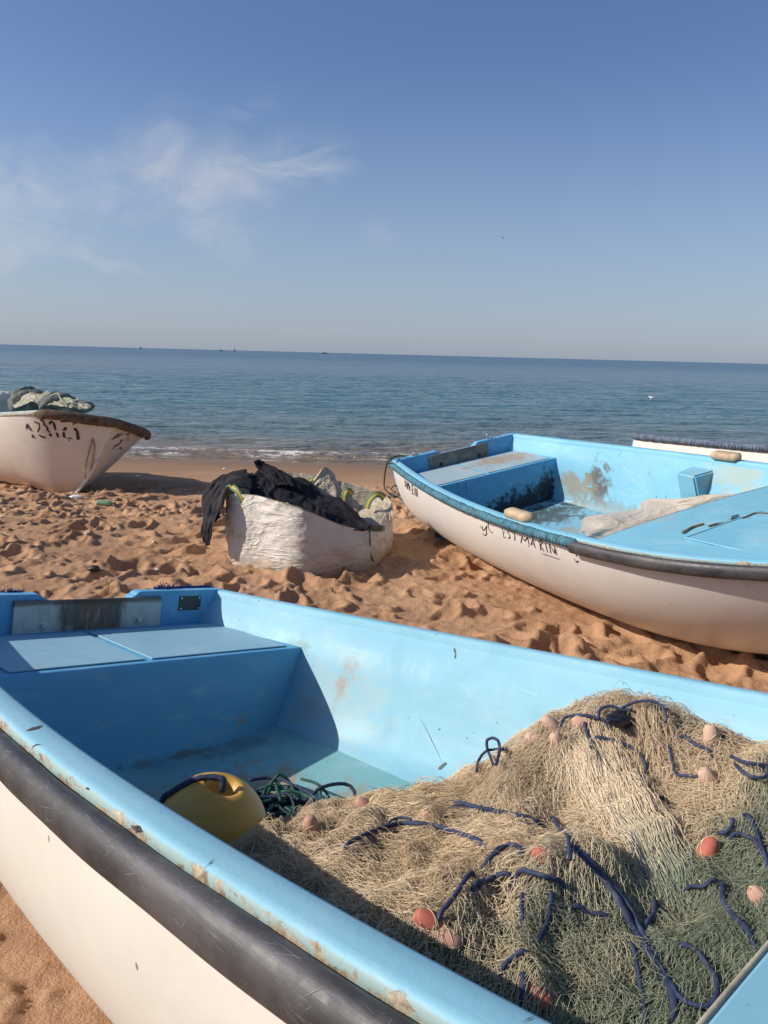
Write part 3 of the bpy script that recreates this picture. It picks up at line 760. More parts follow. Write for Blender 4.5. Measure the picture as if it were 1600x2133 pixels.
MBt = Boat(SKIFF, POSE_MID, 'fishing_boat', 'white and sky blue fishing boat behind, dirty inside, with faded C\'EST MARIN lettering', BOATS,
           wall=((.57, .125), (.26, .135)), floor=.235, fhalf=.58, n=(2.45, 1.25, .1))
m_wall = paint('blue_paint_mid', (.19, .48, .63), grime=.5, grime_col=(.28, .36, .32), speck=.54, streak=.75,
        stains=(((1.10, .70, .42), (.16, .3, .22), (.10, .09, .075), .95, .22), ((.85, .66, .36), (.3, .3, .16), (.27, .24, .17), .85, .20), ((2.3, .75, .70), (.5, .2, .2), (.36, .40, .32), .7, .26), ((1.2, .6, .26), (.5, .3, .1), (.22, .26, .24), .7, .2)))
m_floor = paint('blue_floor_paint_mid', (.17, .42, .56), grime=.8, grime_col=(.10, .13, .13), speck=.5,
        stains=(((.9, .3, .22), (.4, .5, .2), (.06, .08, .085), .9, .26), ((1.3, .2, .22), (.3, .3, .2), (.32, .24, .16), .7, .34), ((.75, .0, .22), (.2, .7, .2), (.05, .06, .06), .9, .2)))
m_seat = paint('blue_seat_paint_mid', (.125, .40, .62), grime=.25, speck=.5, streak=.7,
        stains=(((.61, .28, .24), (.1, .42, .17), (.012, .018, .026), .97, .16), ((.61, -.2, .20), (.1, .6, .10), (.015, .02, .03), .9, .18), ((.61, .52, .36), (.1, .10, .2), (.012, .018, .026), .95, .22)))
m_hat = paint('grimy_hatch_paint_mid', (.30, .42, .46), grime=.8, grime_col=(.34, .31, .24), speck=.5, stains=(((.3, .3, .59), (.2, .3, .1), (.36, .25, .16), .8, .22), ((.3, -.05, .59), (.12, .2, .1), (.40, .27, .17), .8, .32)))
m_cap = paint('blue_gunwale_paint_mid', (.20, .50, .66), wear=True, grime=.2, speck=.5)
m_deck = paint('blue_deck_paint_mid', (.185, .47, .60), grime=.5, grime_col=(.30, .40, .34), speck=.50, stains=(((3.3, .1, .77), (.35, .4, .1), (.05, .05, .045), .55, .36), ((2.75, -.35, .77), (.25, .2, .1), (.38, .37, .28), .6, .25)))
MBt.hull(hull_mat('white_gelcoat_mid', (.745, .70, .64), .2))
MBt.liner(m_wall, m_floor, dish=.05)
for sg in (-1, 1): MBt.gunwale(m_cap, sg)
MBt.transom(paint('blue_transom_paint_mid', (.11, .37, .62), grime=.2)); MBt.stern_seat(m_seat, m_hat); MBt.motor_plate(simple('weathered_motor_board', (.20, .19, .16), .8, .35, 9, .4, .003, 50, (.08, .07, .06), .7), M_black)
MBt.net_wrap(M_teal, .004, .612, r=.028, pitch=.026, ridge=.34)
MBt.rub_pipe(pipe_mat('black_rubbing_pipe_mid'), .606, .95, r=.029)
MBt.foredeck(m_deck, m_deck, 2.83)

FB = Boat(SKIFF, POSE_FAR, 'fishing_boat', 'white boat at the right edge with a grey net wrapped gunwale, mostly hidden', BOATS)
FB.hull(hull_mat('white_gelcoat_far', (.76, .70, .60), .15)); FB.liner(p_near, p_floor)
for sg in (-1, 1): FB.gunwale(m_cap, sg)
FB.transom(p_tr_shade); FB.stern_seat(p_seat_shade, p_hatch, hatches=False)
FB.net_wrap(M_greywrap, .0, .95, r=.036, pitch=.032, dz=-.012, ridge=.30); FB.foredeck(m_deck, m_deck, 2.7)

LB = Boat(WORKBOAT, POSE_LEFT, 'fishing_boat', 'grubby white boat on the left, blunt muddy bow towards us, loaded with sacks', BOATS, keel0=.79)
l_cap = paint('pale_blue_gunwale_paint_left', (.30, .48, .56), wear=True, grime=.4)
LB.hull(hull_mat('dirty_white_hull_left', (.70, .645, .57), .50)); LB.fhalf = .28; LB.liner(p_near, p_floor, .76)
for sg in (-1, 1): LB.gunwale(l_cap, sg, lip=.05)
LB.transom(p_tr_shade); LB.foredeck(paint('blue_deck_paint_left', (.2, .42, .52), grime=.6), m_deck, 3.9, .82, .97)

# ------------------------------------------------------------------ lettering and fittings on the boats
c8 = lambda x, y: (980 + x / 6.154, 1070 + y / 6.154)
MBt_lines = [([(128, 150), (135, 185)], .6), [(160, 150), (150, 190), (165, 215), (200, 180), (215, 150), (205, 200), (210, 260), (190, 278), (165, 262), (160, 235)],
    [(235, 105), (228, 150), (240, 200), (268, 240), (292, 236)], ([(405, 160), (420, 230), (425, 300)], .8), ([(405, 170), (440, 178)], .8), ([(418, 235), (445, 238)], .6), ([(425, 300), (455, 305)], .8),
    [(515, 205), (488, 212), (478, 240), (500, 265), (512, 295), (488, 322)], [(520, 220), (590, 228)], [(555, 225), (572, 290), (568, 345)],
    [(648, 375), (656, 330), (666, 285)], [(666, 285), (682, 325), (700, 352)], [(700, 352), (718, 322), (736, 300)], [(736, 300), (744, 350), (756, 398)], [(776, 408), (788, 360), (802, 320), (818, 380), (834, 445)], [(788, 382), (822, 390)],
    ([(745, 400), (750, 425)], .8), [(880, 340), (895, 400), (905, 470)], [(882, 345), (915, 340), (925, 372), (895, 400), (920, 440), (945, 485)], [(960, 370), (975, 430), (992, 495)],
    [(1010, 385), (1020, 440), (1035, 505)], [(1010, 385), (1045, 440), (1088, 515), (1082, 460), (1076, 405)], ([(1095, 445), (1100, 490), (1108, 530)], .7), ([(915, 510), (1000, 535), (1080, 562), (1155, 585)], .7),
    ([(1355, 510), (1362, 545)], 1.2), ([(1345, 600), (1365, 622), (1385, 600)], 1.2), ([(1330, 570), (1340, 590)], .6), ([(250, 270), (295, 290)], .5), ([(390, 335), (455, 355)], .4), ([(345, 270), (385, 285)], .6), ([(1200, 520), (1215, 560)], .4), ([(1250, 590), (1285, 600)], .4)]
for a_, b_ in ((0, 3), (3, 5), (5, 9), (9, 10), (10, 12), (12, 24), (24, 25), (25, 27)): strokes_on(MBt, 'faded_name_lettering', MBt_lines[a_:b_], M_letter, .0065, conv=c8)
c3 = lambda x, y: (780 + x / 3.478, 880 + y / 3.478)
strokes_on(MBt, 'stern_lettering', [[(221, 420), (226, 470)], [(221, 420), (233, 432), (238, 480)], [(224, 450), (236, 456)], [(240, 428), (243, 485)], [(240, 430), (246, 460), (250, 438), (254, 492)], [(256, 455), (258, 492)],
    [(272, 450), (276, 515)], [(271, 452), (281, 458)], [(273, 482), (282, 488)], [(275, 513), (285, 518)], [(292, 468), (296, 528)], [(301, 472), (305, 534)], [(310, 478), (314, 540)]], M_letter, .013, conv=c3)
c7 = lambda x, y: (x / 5.161, 860 + y / 5.161)
LB_num = [([(285, 175), (295, 120), (340, 195)], 1.3), ([(350, 230), (360, 270)], 1.4), ([(365, 95), (420, 110), (430, 160), (405, 210)], 1), ([(420, 238), (460, 258), (492, 262)], 1.4),
    ([(435, 90), (455, 70), (470, 100), (480, 130), (510, 150), (515, 190), (545, 210)], 1.3), ([(530, 235), (560, 238)], 1.8), ([(530, 125), (550, 90), (580, 110), (600, 190)], 1.4), ([(610, 210), (628, 262)], 1.5),
    ([(655, 95), (690, 85), (715, 100)], 1.2), ([(680, 190), (700, 155), (718, 165), (690, 190)], 1), ([(685, 205), (690, 250), (700, 265)], 1.5), ([(720, 270), (780, 275)], .8), ([(785, 130), (805, 98), (825, 115)], .9), ([(800, 160), (830, 200), (845, 290)], 1.8), ([(740, 290), (752, 296)], 1)]
for st_ in LB_num: strokes_on(LB, 'bow_number_lettering', [st_], M_letter, .019, .004, c7)
strokes_on(LB, 'side_lettering', [([(1195, 290), (1280, 215)], 1), ([(1225, 280), (1305, 215)], .8), ([(1250, 270), (1330, 220)], .6), ([(1225, 355), (1270, 345), (1315, 290), (1290, 300)], 1.2), ([(1210, 390), (1240, 350)], .9), ([(1350, 235), (1392, 225)], 1), ([(1270, 380), (1310, 370), (1300, 395)], 1), ([(1330, 300), (1390, 250)], .5), ([(1345, 320), (1400, 270)], .4)], M_letter, .018, .004, c7)
# muddy rubber bow guard of the left boat, following both gunwales round the stem
def bow_guard(b, mat, u0):
    u = np.linspace(u0, 1.0, 60); P = np.vstack([b.side_curve(u, -1, .02, -.05), b.side_curve(u[::-1][1:], 1, .02, -.05)])
    P = resample(P, .03); n = len(P); k = 14; T, N, B = frames(P)
    lat = np.cross(T, [0, 0, 1.]); lat /= np.linalg.norm(lat, axis=1)[:, None]
    a = np.linspace(0, 2 * math.pi, k, endpoint=False)[None, :]; s_ = np.arange(n)
    rag = 1 + .35 * fbm(s_ * .31, s_ * 0 + 3.1, 3, 5)[:, None] * (np.sin(a) < .2) + .1 * fbm(s_[:, None] * .5, a * 2 + 5, 2, 6)
    fade = np.minimum(1, np.minimum(s_, n - 1 - s_) / 6 + .3)[:, None]
    V = P[:, None] + (np.cos(a) * .045 * fade)[..., None] * lat[:, None] + ((np.sin(a) * .060 * rag * fade))[..., None] * np.array([0, 0, 1.])
    return mk('bow_guard', V.reshape(-1, 3), grid_faces(n, k, True).tolist() + [tuple(range(k))[::-1], tuple(range((n - 1) * k, n * k))], mat, b.o)
M_mud = simple('muddy_rubber', (.115, .075, .045), .9, .45, 14, .7, .01, 50, (.22, .16, .11), .7)
bow_guard(LB, M_mud, .905)
u = np.linspace(.35, .95, 60); P = np.stack([u * LB.L, 0 * u, LB.zk(u) + .012 - .06 * np.clip((.93 - u) / .1, 0, 1)], -1); T_, N_, B_ = frames(P); k = 10; a = np.linspace(0, 2 * math.pi, k, endpoint=False)[None, :]
nrm = np.stack([-T_[:, 2], 0 * u, T_[:, 0]], -1); V = P[:, None] + (np.cos(a) * .016)[..., None] * np.array([0, 1., 0]) + (np.sin(a) * .045)[..., None] * nrm[:, None]
mk('keel', V.reshape(-1, 3), grid_faces(60, k, True).tolist() + [tuple(range(k))[::-1], tuple(range(59 * k, 60 * k))], LB.hull_o.data.materials[0], LB.o)
# towing rope on the left boat's stem
def on_left(u, v, off=.012):
    h_ = LB.bvh.ray_cast(Vector(CP), Vector(ray(u, v))); d = ray(u, v)
    if h_[0] is None: return on_sand(u, v) - d * .02
    return np.array(h_[0]) - d * off
M_oldrope = simple('old_rope', (.34, .24, .13), .85, .3, 20, .5, .003, 200)
rp_ = rope_mesh('bow_rope', [LB.toL(on_left(*q)) for q in [(193, 912), (186, 940), (180, 965), (177, 995), (180, 1018), (182, 1040)]], .007, M_oldrope, LB.o)
rp_ = rope_mesh('bow_rope', [LB.toL(on_left(*q)) for q in [(193, 912), (197, 935), (190, 975), (184, 1000), (186, 1022), (197, 1041)]], .007, M_oldrope, LB.o)

# side blocks, thole pads, rings on the middle boat; the same mouldings in the near boat lie under the net
def side_block(b, x0, x1, z0, z1, sg, mat):
    t0 = b.wall_t((x0 + x1) / 2 / b.L, (z0 + z1) / 2); mb = MB(); d = .11
    V = [(x0, sg * (t0 + .05), z0 - .05), (x1, sg * (t0 + .05), z0 - .05), (x1, sg * (t0 + .08), z1), (x0, sg * (t0 + .08), z1),
         (x0 + .01, sg * (t0 - d * .55), z0 - .05), (x1 - .01, sg * (t0 - d * .55), z0 - .05), (x1 - .02, sg * (t0 - d), z1 - .012), (x0 + .02, sg * (t0 - d), z1 - .012)]
    bm = bmesh.new(); vs = [bm.verts.new(v) for v in V]
    for f in ((0, 1, 2, 3), (4, 7, 6, 5), (0, 4, 5, 1), (1, 5, 6, 2), (2, 6, 7, 3), (3, 7, 4, 0)): bm.faces.new([vs[i] for i in f])
    bmesh.ops.recalc_face_normals(bm, faces=bm.faces[:]); bmesh.ops.bevel(bm, geom=bm.edges[:], offset=.012, segments=3, affect='EDGES')
    bm.verts.index_update(); mb.add([v.co for v in bm.verts], [[v.index for v in f.verts] for f in bm.faces]); bm.free()
    return mb.build('seat_bracket', mat, b.o, False)
idn = lambda x, y: (x, y)
M_scuff = simple('scuff', (.10, .12, .12), .8, .4, 50)
strokes_on(NB, 'scratch', [[(872, 1490), (890, 1522), (908, 1560), (924, 1594)]], M_scuff, .0022, .001, idn, NB_port, .5)
strokes_on(NB, 'scuff', [([(914, 1603), (922, 1596), (930, 1589)], 1.4)], M_scuff, .008, .001, idn, NB_port)
strokes_on(NB, 'scuff', [([(946, 1350), (949, 1362), (948, 1372)], 1)], M_scuff, .006, .001, idn, NB_port)
strokes_on(NB, 'scuff', [([(1500, 1447), (1512, 1456), (1519, 1450)], 1)], M_scuff, .006, .001, idn, NB_port)
NB_cap0 = bvh_of(NB_caps[0], NB); M_gouge = simple('gouge', (.06, .05, .04), .9, .5, 40)
for ln_, w_ in (([(52, 1523), (62, 1521), (74, 1517), (90, 1511)], .011), ([(68, 1562), (70, 1555), (76, 1552), (87, 1551)], .003), ([(274, 1719), (280, 1724), (290, 1727), (298, 1733)], .008), ([(180, 1641), (187, 1645)], .0025), ([(430, 1806), (438, 1799), (446, 1790)], .0015), ([(1130, 2110), (1110, 2120), (1085, 2133)], .0010)):
    strokes_on(NB, 'gouge', [ln_], M_gouge, w_, .0012, idn, NB_cap0, .45)
side_block(MBt, 1.93, 2.13, .45, .69, 1, m_wall)
def thole(b, x0, x1, sg, name='oar_pad'):
    xs = np.linspace(x0, x1, 16); u = xs / b.L; P = np.stack([xs, sg * (b.b(u) - .045), b.zs(u) + .022], -1)
    T, N, B = frames(P); k = 12; a = np.linspace(0, 2 * math.pi, k, endpoint=False)[None, :]
    e = np.clip(np.minimum(np.arange(16), 15 - np.arange(16)) / 1.5, .25, 1)[:, None]; sq = lambda f: np.sign(f) * np.abs(f)**.6
    V = P[:, None] + (sq(np.cos(a)) * .040 * e)[..., None] * np.array([0, 1., 0]) + (sq(np.sin(a)) * .027 * e)[..., None] * np.array([0, 0, 1.])
    return mk(name, V.reshape(-1, 3), grid_faces(16, k, True).tolist() + [tuple(range(k))[::-1], tuple(range(15 * k, 16 * k))], M_wood, b.o)
thole(MBt, 2.12, 2.38, -1); thole(MBt, 2.07, 2.31, 1)
def ring(b, P, r=.022, th=.005, mat=M_steel, name='mooring_ring'):
    a = np.linspace(0, 2 * math.pi, 20); Q = np.stack([np.zeros_like(a), r * np.cos(a), r + r * np.sin(a)], -1) + np.array(P)
    V, Fc = tube(Q, th, 6, caps=False); mb = MB(); mb.add(V, Fc); mb.box(np.array(P) - (.012, .03, .004), np.array(P) + (.012, .03, .005), .002)
    return mb.build(name, mat, b.o, True)
ring(MBt, (.012, .335, .724)); ring(MBt, (.012, -.40, .724), .014)
# rope-lashed cleat and lines on the middle foredeck
dk = lambda u, v, z=.79: MBt.hit((u, v), 2, z) + np.array([0, 0, .006])
d4 = lambda x, y: dk(1140 + x / 3.478, 880 + y / 3.478)
rope_mesh('deck_line', [d4(975, 805), d4(1050, 765), d4(1130, 742)], .006, M_oldrope, MBt.o)
rope_mesh('deck_line', [d4(1170, 760), d4(1230, 745), d4(1300, 735), d4(1370, 715), d4(1440, 695), d4(1510, 668), d4(1600, 672)], .007, simple('deck_line_fibre', (.13, .11, .08), .85, .4, 40, .4, .002, 200), MBt.o)
cl_ = d4(1355, 712); mb = MB(); mb.box(cl_ + np.array([-.016, -.024, -.012]), cl_ + np.array([.016, .024, .008]), .006); mb.box(cl_ + np.array([-.007, -.030, .009]), cl_ + np.array([.007, .030, .022]), .005); mb.build('deck_cleat', M_steel, MBt.o, True)
# raised hatch lid on the foredeck with a beaded rim
A_, B2, C2_ = d4(1000, 850), d4(1300, 742), d4(1600, 985)
def lid(b, a, bq, cq, z, mat, name):
    e1 = bq - a; e2 = cq - a; n = 10; rimp = np.array([a, a + e1 * 1.35, a + e1 * 1.35 + e2, a + e2]); rimp[:, 2] = z
    mb = MB(); mb.prism([(p[0], p[1]) for p in rimp], 2, z - .01, z + .008, .003); o = mb.build(name, mat, b.o)
    P = resample(np.array([rimp[3], rimp[0], rimp[1]]), .01); P[:, 2] = z + .008
    V, Fc = tube(P, .005, 6); mk('lid_bead', V, Fc, mat, o); return o
lid(MBt, A_, B2, C2_, .792, m_deck, 'deck_hatch')
# frayed blue tufts and blue fender line on the near boat
def tuft(b, P, size, n=260, name='rope_tuft', up=(0, 0, 1)):
    P = np.array(P, float); V = []; Fc = []
    for i in range(n):
        d = rng.normal(size=3); d /= np.linalg.norm(d); d = d * np.array([.9, 1.5, .5]) + np.array(up) * .1
        p = P + rng.normal(size=3) * size * np.array([.12, .45, .08]); q = [p]
        for k in range(5):
            d = d + rng.normal(size=3) * .9; p = p + d / np.linalg.norm(d) * size * .09; q.append(p)
        v, f = tube(np.array(q), .0014, 3, caps=False); o = len(V); V += v.tolist(); Fc += [[a + o for a in x] for x in f]
    return mk(name, V, Fc, M_tuft, b.o)
tuft(NB, (-.02, .345, .716), .062); tuft(NB, (-.022, -.275, .714), .05)
u = np.linspace(0, .9, 90)
P = np.vstack([np.stack([np.full(12, -.024), np.linspace(.40, .60, 12), np.full(12, .722)], -1), NB.side_curve(u, 1, .012, -.018)])
rope_mesh('fender_line', resample(P, .08), .009, M_tuft, NB.o, .006)

# ------------------------------------------------------------------ buoy and ropes on the near boat's floor
ct = NB.hit((438, 1733), 2, .36); rb = .136
M_buoy, t = material('yellow_buoy'); c = obj_coord(t)
col = t.mix(t.ramp(t.noise(c, 5, 5, .6), .3, .7), (.50, .275, .040), (.60, .345, .06))
col = t.mix(t.ramp(t.noise(t.mapping(c, (14, 90, 30), (0, R(30), 0)), 1, 3), .68, .74, 0, .5), col, (.30, .17, .03))
v = t.new('ShaderNodeTexVoronoi'); t.put(v.inputs['Vector'], c); v.inputs['Scale'].default_value = 22
col = t.mix(t.math('MULTIPLY', t.ramp(v.outputs['Distance'], .05, .1, 1, 0), t.ramp(t.noise(c, 9, 2), .56, .62)), col, (.10, .06, .02))
t.put(t.b.inputs['Base Color'], col); t.b.inputs['Roughness'].default_value = .5; bump(t, t.noise(c, 35, 4), .08, .004)
bo = empty('buoy'); bo.matrix_world = Matrix.Translation(Vector(NB.toW(ct)))
tag(bo, 'round yellow plastic buoy with a blue rope through it on the boat floor', 'buoy')
axis_b = np.array([.26, .02, .96]); axis_b /= np.linalg.norm(axis_b)
ph = np.linspace(0, math.pi, 44); prof = []
for a in ph:
    r_, z_ = rb * math.sin(a), rb * math.cos(a)
    if a < .30: z_ = rb * math.cos(.30) - .040 * (1 - (a / .30)**2)**.7 ; r_ = rb * math.sin(.30) * (a / .30)**.55 if a > 0 else 0
    prof.append((r_, z_))
a = np.linspace(0, 2 * math.pi, 56, endpoint=False)
V = np.array([[(r_ * math.cos(q), r_ * math.sin(q), z_) for q in a] for r_, z_ in prof]).reshape(-1, 3)
q_ = np.array(Vector((0, 0, 1)).rotation_difference(Vector(axis_b)).to_matrix())
mk('buoy_body', V @ q_.T, grid_faces(44, 56, True), M_buoy, bo)
def sph(u, v, k=1.03):
    o_ = CP - NB.toW(ct); d = ray(u, v); bq = o_ @ d; disc = bq * bq - (o_ @ o_ - (rb * k)**2)
    return o_ + d * (-bq - math.sqrt(max(disc, 0)))
rope_mesh('buoy_rope', [axis_b * (rb - .025), sph(466, 1626, 1.02)] + [sph(*q) for q in [(452, 1620), (430, 1619), (405, 1624), (380, 1636), (357, 1651), (338, 1668)]] + [sph(338, 1668) + np.array([-.03, -.05, -.08])], .0075, M_navyrope, bo)
def fl(u, v, h=.0):
    p = NB.hit((u, v), 2, .25)
    for _ in range(3): p = NB.hit((u, v), 2, NB.floor_z(p[0], p[1]) + .01 + h)
    return NB.toW(p)
ro = empty('rope_coil', fl(600, 1680)); tag(ro, 'tangled heap of dark green and blue rope between the yellow buoy and the net', 'rope')
orig = np.array(ro.location)
rope_mesh('rope_loop', [fl(*q) - orig for q in [(606, 1695, .03), (640, 1665, .05), (668, 1642, .07), (700, 1633, .06), (725, 1635, .05), (738, 1650, .035), (736, 1675, .02), (715, 1697, .01), (690, 1705, .01), (660, 1706, .01), (630, 1712, .02)]], .0055, M_navyrope, ro)
rope_mesh('rope_loop', [fl(*q) - orig for q in [(520, 1625, .03), (560, 1620, .02), (598, 1628, .02), (622, 1650, .02), (618, 1672, .02), (585, 1690, .03), (540, 1700, .03)]], .0055, M_navyrope, ro)
for i in range(32):
    cx_, cy_ = 580 + rng.normal() * 20, 1692 + rng.normal() * 20; pts = []; ra = rng.uniform(30, 62); rbv = rng.uniform(18, 40); a0 = rng.uniform(0, 6.28); n_ = rng.integers(6, 11)
    for k in range(n_):
        a_ = a0 + k * .75; pts.append(fl(cx_ + ra * math.cos(a_) * (1 + .15 * rng.normal()), cy_ + rbv * math.sin(a_) * (1 + .2 * rng.normal()), rng.uniform(.01, .085)) - orig)
    rope_mesh('rope_strand', pts, .0046, (M_greenrope, M_navyrope, M_greenrope)[i % 3], ro, .0045)

# ------------------------------------------------------------------ the fishing net, heaped in the near boat (boat coordinates)
_px = [(560, 1745, -.35), (640, 1705, -.1), (760, 1680, .0), (900, 1650, .1), (1000, 1600, .2), (1100, 1545, .25), (1150, 1510, .25), (1250, 1480, .28), (1330, 1467, .28), (1400, 1490, .28), (1490, 1535, .25), (1590, 1600, .22),
    (700, 1800, -.35), (850, 1780, -.2), (1000, 1700, -.05), (1150, 1650, .08), (1300, 1600, .18), (1400, 1600, .2), (800, 1880, -.42), (900, 1860, -.36), (1000, 1790, -.23), (1150, 1760, -.10), (1250, 1720, .0), (1350, 1690, .08), (1420, 1720, .08),
    (900, 1905, -.45), (1000, 1850, -.36), (1150, 1825, -.27), (1280, 1800, -.17), (1000, 1960, -.36), (1150, 1930, -.27), (1300, 1920, -.17), (1400, 1900, -.11), (1100, 2050, -.40), (1200, 2000, -.31), (1300, 2050, -.30), (1400, 2000, -.20), (1400, 2090, -.31),
    (1500, 1640, .13), (1500, 1800, -.01), (1590, 1700, .10), (1590, 1850, -.04), (1500, 1950, -.14), (1570, 1990, -.19)]
CPT = np.array([(lambda h: (h[0], h[1], h[2]))(NB.hit((u_, v_), 1, t_)) for u_, v_, t_ in _px] + [(1.45, -.30, .30), (1.45, .1, .27), (1.4, .5, .26), (1.3, -.2, .24), (1.3, -.6, .26), (1.55, -.6, .34), (1.8, -.62, .42), (2.0, -.66, .36), (2.3, -.66, .30), (2.6, -.66, .34), (1.7, .42, .36), (1.95, .55, .46), (2.2, .58, .50), (2.5, .55, .50), (2.3, .72, .42)])
def rbf_fit(P, z, lam=2e-3):
    d = np.linalg.norm(P[:, None] - P[None], axis=2); K = np.where(d > 0, d * d * np.log(d + 1e-9), 0) + lam * np.eye(len(P)); n = len(P)
    A = np.zeros((n + 3, n + 3)); A[:n, :n] = K; A[:n, n] = 1; A[:n, n + 1:] = P; A[n, :n] = 1; A[n + 1:, :n] = P.T
    return np.linalg.solve(A, np.r_[z, 0, 0, 0])
wr_ = rbf_fit(CPT[:, :2], CPT[:, 2])
def net_h0(x, t):
    x = np.asarray(x, float); t = np.asarray(t, float); sh = x.shape; Q = np.stack([x.ravel(), t.ravel()], -1); d = np.linalg.norm(Q[:, None] - CPT[None, :, :2], axis=2)
    return (np.where(d > 0, d * d * np.log(d + 1e-9), 0) @ wr_[:-3] + wr_[-3] + Q @ wr_[-2:]).reshape(sh)
def net_h(x, t):
    x = np.asarray(x, float); t = np.asarray(t, float)
    fold = .050 * fbm(x * 7 + t * 3.0, t * 5.5, 3, 81) * 1.4 + .050 * (.35 - np.abs(fbm(x * 8 - t * 4, t * 9 + x * 3, 3, 83))) + .03 * fbm(x * 19, t * 17, 3, 85)
    return net_h0(x, t) + fold
nx, nt = 150, 150
gx_, gt_ = np.meshgrid(np.linspace(1.30, 2.652, nx), np.linspace(-1, 1, nt), indexing='ij')
half = np.array([NB.b(x / NB.L) - .13 for x in gx_[:, 0]])[:, None]; gt2 = gt_ * half
HZ = net_h(gx_, gt2)
FZ = np.array([[NB.floor_z(gx_[i, 0], gt2[i, j]) for j in range(nt)] for i in range(nx)])
HZg = np.maximum(HZ, FZ - .01)
M_net, t = material('net_mass'); c = obj_coord(t)
col = t.mix(t.ramp(t.noise(c, 8, 6, .7), .3, .7), (.09, .075, .045), (.26, .20, .125))
fb_ = t.noise(t.mapping(c, (60, 200, 60), (0, 0, R(25))), 1, 4, .7, 1.5)
col = t.mix(t.ramp(fb_, .5, .62), col, (.36, .29, .19))
t.put(t.b.inputs['Base Color'], col); t.b.inputs['Roughness'].default_value = .95
bump(t, fb_, .9, .012)
M_tw, t = material('net_twine')
at = t.new('ShaderNodeAttribute', attribute_name='tint').outputs['Fac']; c = obj_coord(t); sg_ = t.new('ShaderNodeSeparateXYZ'); t.put(sg_.inputs[0], c)
shade_zone = t.ramp(t.math('ADD', t.math('SUBTRACT', t.math('MULTIPLY', sg_.outputs[0], 1.0), t.math('MULTIPLY', sg_.outputs[1], .35)), t.math('MULTIPLY', t.math('SUBTRACT', t.noise(c, 6, 5), .5), .5)), 2.28, 2.52)
col = t.mix(t.ramp(at, 0, .5), (.27, .215, .125), (.64, .48, .295))
col = t.mix(t.ramp(at, .55, 1.0), col, (.82, .69, .49))
col = t.mix(shade_zone, col, t.mix(at, (.11, .135, .09), (.31, .34, .23)))  # grey-green netting towards the bow, its colour darkened to stand in for shade
t.put(t.b.inputs['Base Color'], col); t.b.inputs['Roughness'].default_value = .7
no = empty('fishing_net', M=NB.o.matrix_world.copy()); tag(no, 'heap of tan fishing net with pink floats and blue ropes inside the foreground boat', 'fishing net')
mk('net_mass', np.stack([gx_, gt2, HZg - .012], -1).reshape(-1, 3), grid_faces(nx, nt), M_net, no)
def hsamp(x, t_):
    """bilinear lookup of the mound"""
    fx = np.clip((x - 1.30) / 1.352 * (nx - 1), 0, nx - 1.001); i = fx.astype(int); hf = half[:, 0][i]
    ft = np.clip((t_ / hf + 1) / 2 * (nt - 1), 0, nt - 1.001); j = ft.astype(int); a, b = fx - i, ft - j
    return (HZg[i, j] * (1 - a) + HZg[i + 1, j] * a) * (1 - b) + (HZg[i, j + 1] * (1 - a) + HZg[i + 1, j + 1] * a) * b
def strands(n, steps, step, x0, t0, ang, curl, lift, follow=0.0, wig=0.0):
    """many strands at once, walking over the mound; follow pulls them back to their lay, wig crimps them"""
    x, tt, an = x0.copy(), t0.copy(), ang.copy(); a0 = ang.copy(); k = rng.normal(size=n) * curl; P = np.zeros((n, steps, 3)); ph = rng.uniform(0, 6.28, n); fq = rng.uniform(.25, .7, n); wf = rng.uniform(.5, 1.1, n)
    for s_ in range(steps):
        z = hsamp(x, tt); w = np.sin(math.pi * s_ / (steps - 1)); P[:, s_, 0], P[:, s_, 1] = x, tt; P[:, s_, 2] = z - .008 + (lift + .008) * np.minimum(1, 2.2 * w) * (.65 + .35 * np.sin(ph + fq * s_))
        k = .82 * k + rng.normal(size=n) * curl * .55; an = an + k + follow * np.sin(a0 - an)
        if follow: a0 = a0 + .10 * np.sin(lay(x, tt) - a0)
        aw = an + wig * np.sin(ph * 3 + wf * s_)
        x = np.clip(x + np.cos(aw) * step, 1.30, 2.645); lim = np.interp(x, gx_[:, 0], half[:, 0]) - .004; tt = np.clip(tt + np.sin(aw) * step, -lim, lim)
    return P
def bundle_mesh(Ps, tints, radii):
    Vs, Fs, Ts, off = [], [], [], 0
    for P, ti, r in zip(Ps, tints, radii):
        n, m, _ = P.shape; T = np.gradient(P, axis=1); T /= np.linalg.norm(T, axis=2, keepdims=True) + 1e-9
        N = np.cross(T, [0, 0, 1.]); N /= np.linalg.norm(N, axis=2, keepdims=True) + 1e-9; B = np.cross(N, T)
        V = np.stack([P + N * r, P + (-.5 * N + .87 * B) * r, P + (-.5 * N - .87 * B) * r], 2)
        base = (np.arange(n) * m * 3)[:, None, None] + (np.arange(m - 1) * 3)[None, :, None]
        for kk in range(3):
            k2 = (kk + 1) % 3; Fs.append((np.stack([base + kk, base + k2, base + 3 + k2, base + 3 + kk], -1).reshape(-1, 4)) + off)
        Vs.append(V.reshape(-1, 3)); Ts.append(np.repeat(ti, m * 3)); off += n * m * 3
    return np.vstack(Vs), np.vstack(Fs), np.concatenate(Ts)
def downhill(x, t_):
    e = .03; gx2 = hsamp(np.clip(x + e, 1.3, 2.645), t_) - hsamp(np.clip(x - e, 1.3, 2.645), t_); gt3 = hsamp(x, t_ + e) - hsamp(x, t_ - e); return np.arctan2(-gt3, -gx2)
def seeds(n): 
    x = rng.uniform(1.36, 2.64, n); lim = np.interp(x, gx_[:, 0], half[:, 0]); t_ = rng.uniform(-1, 1, n) * lim
    return x, t_
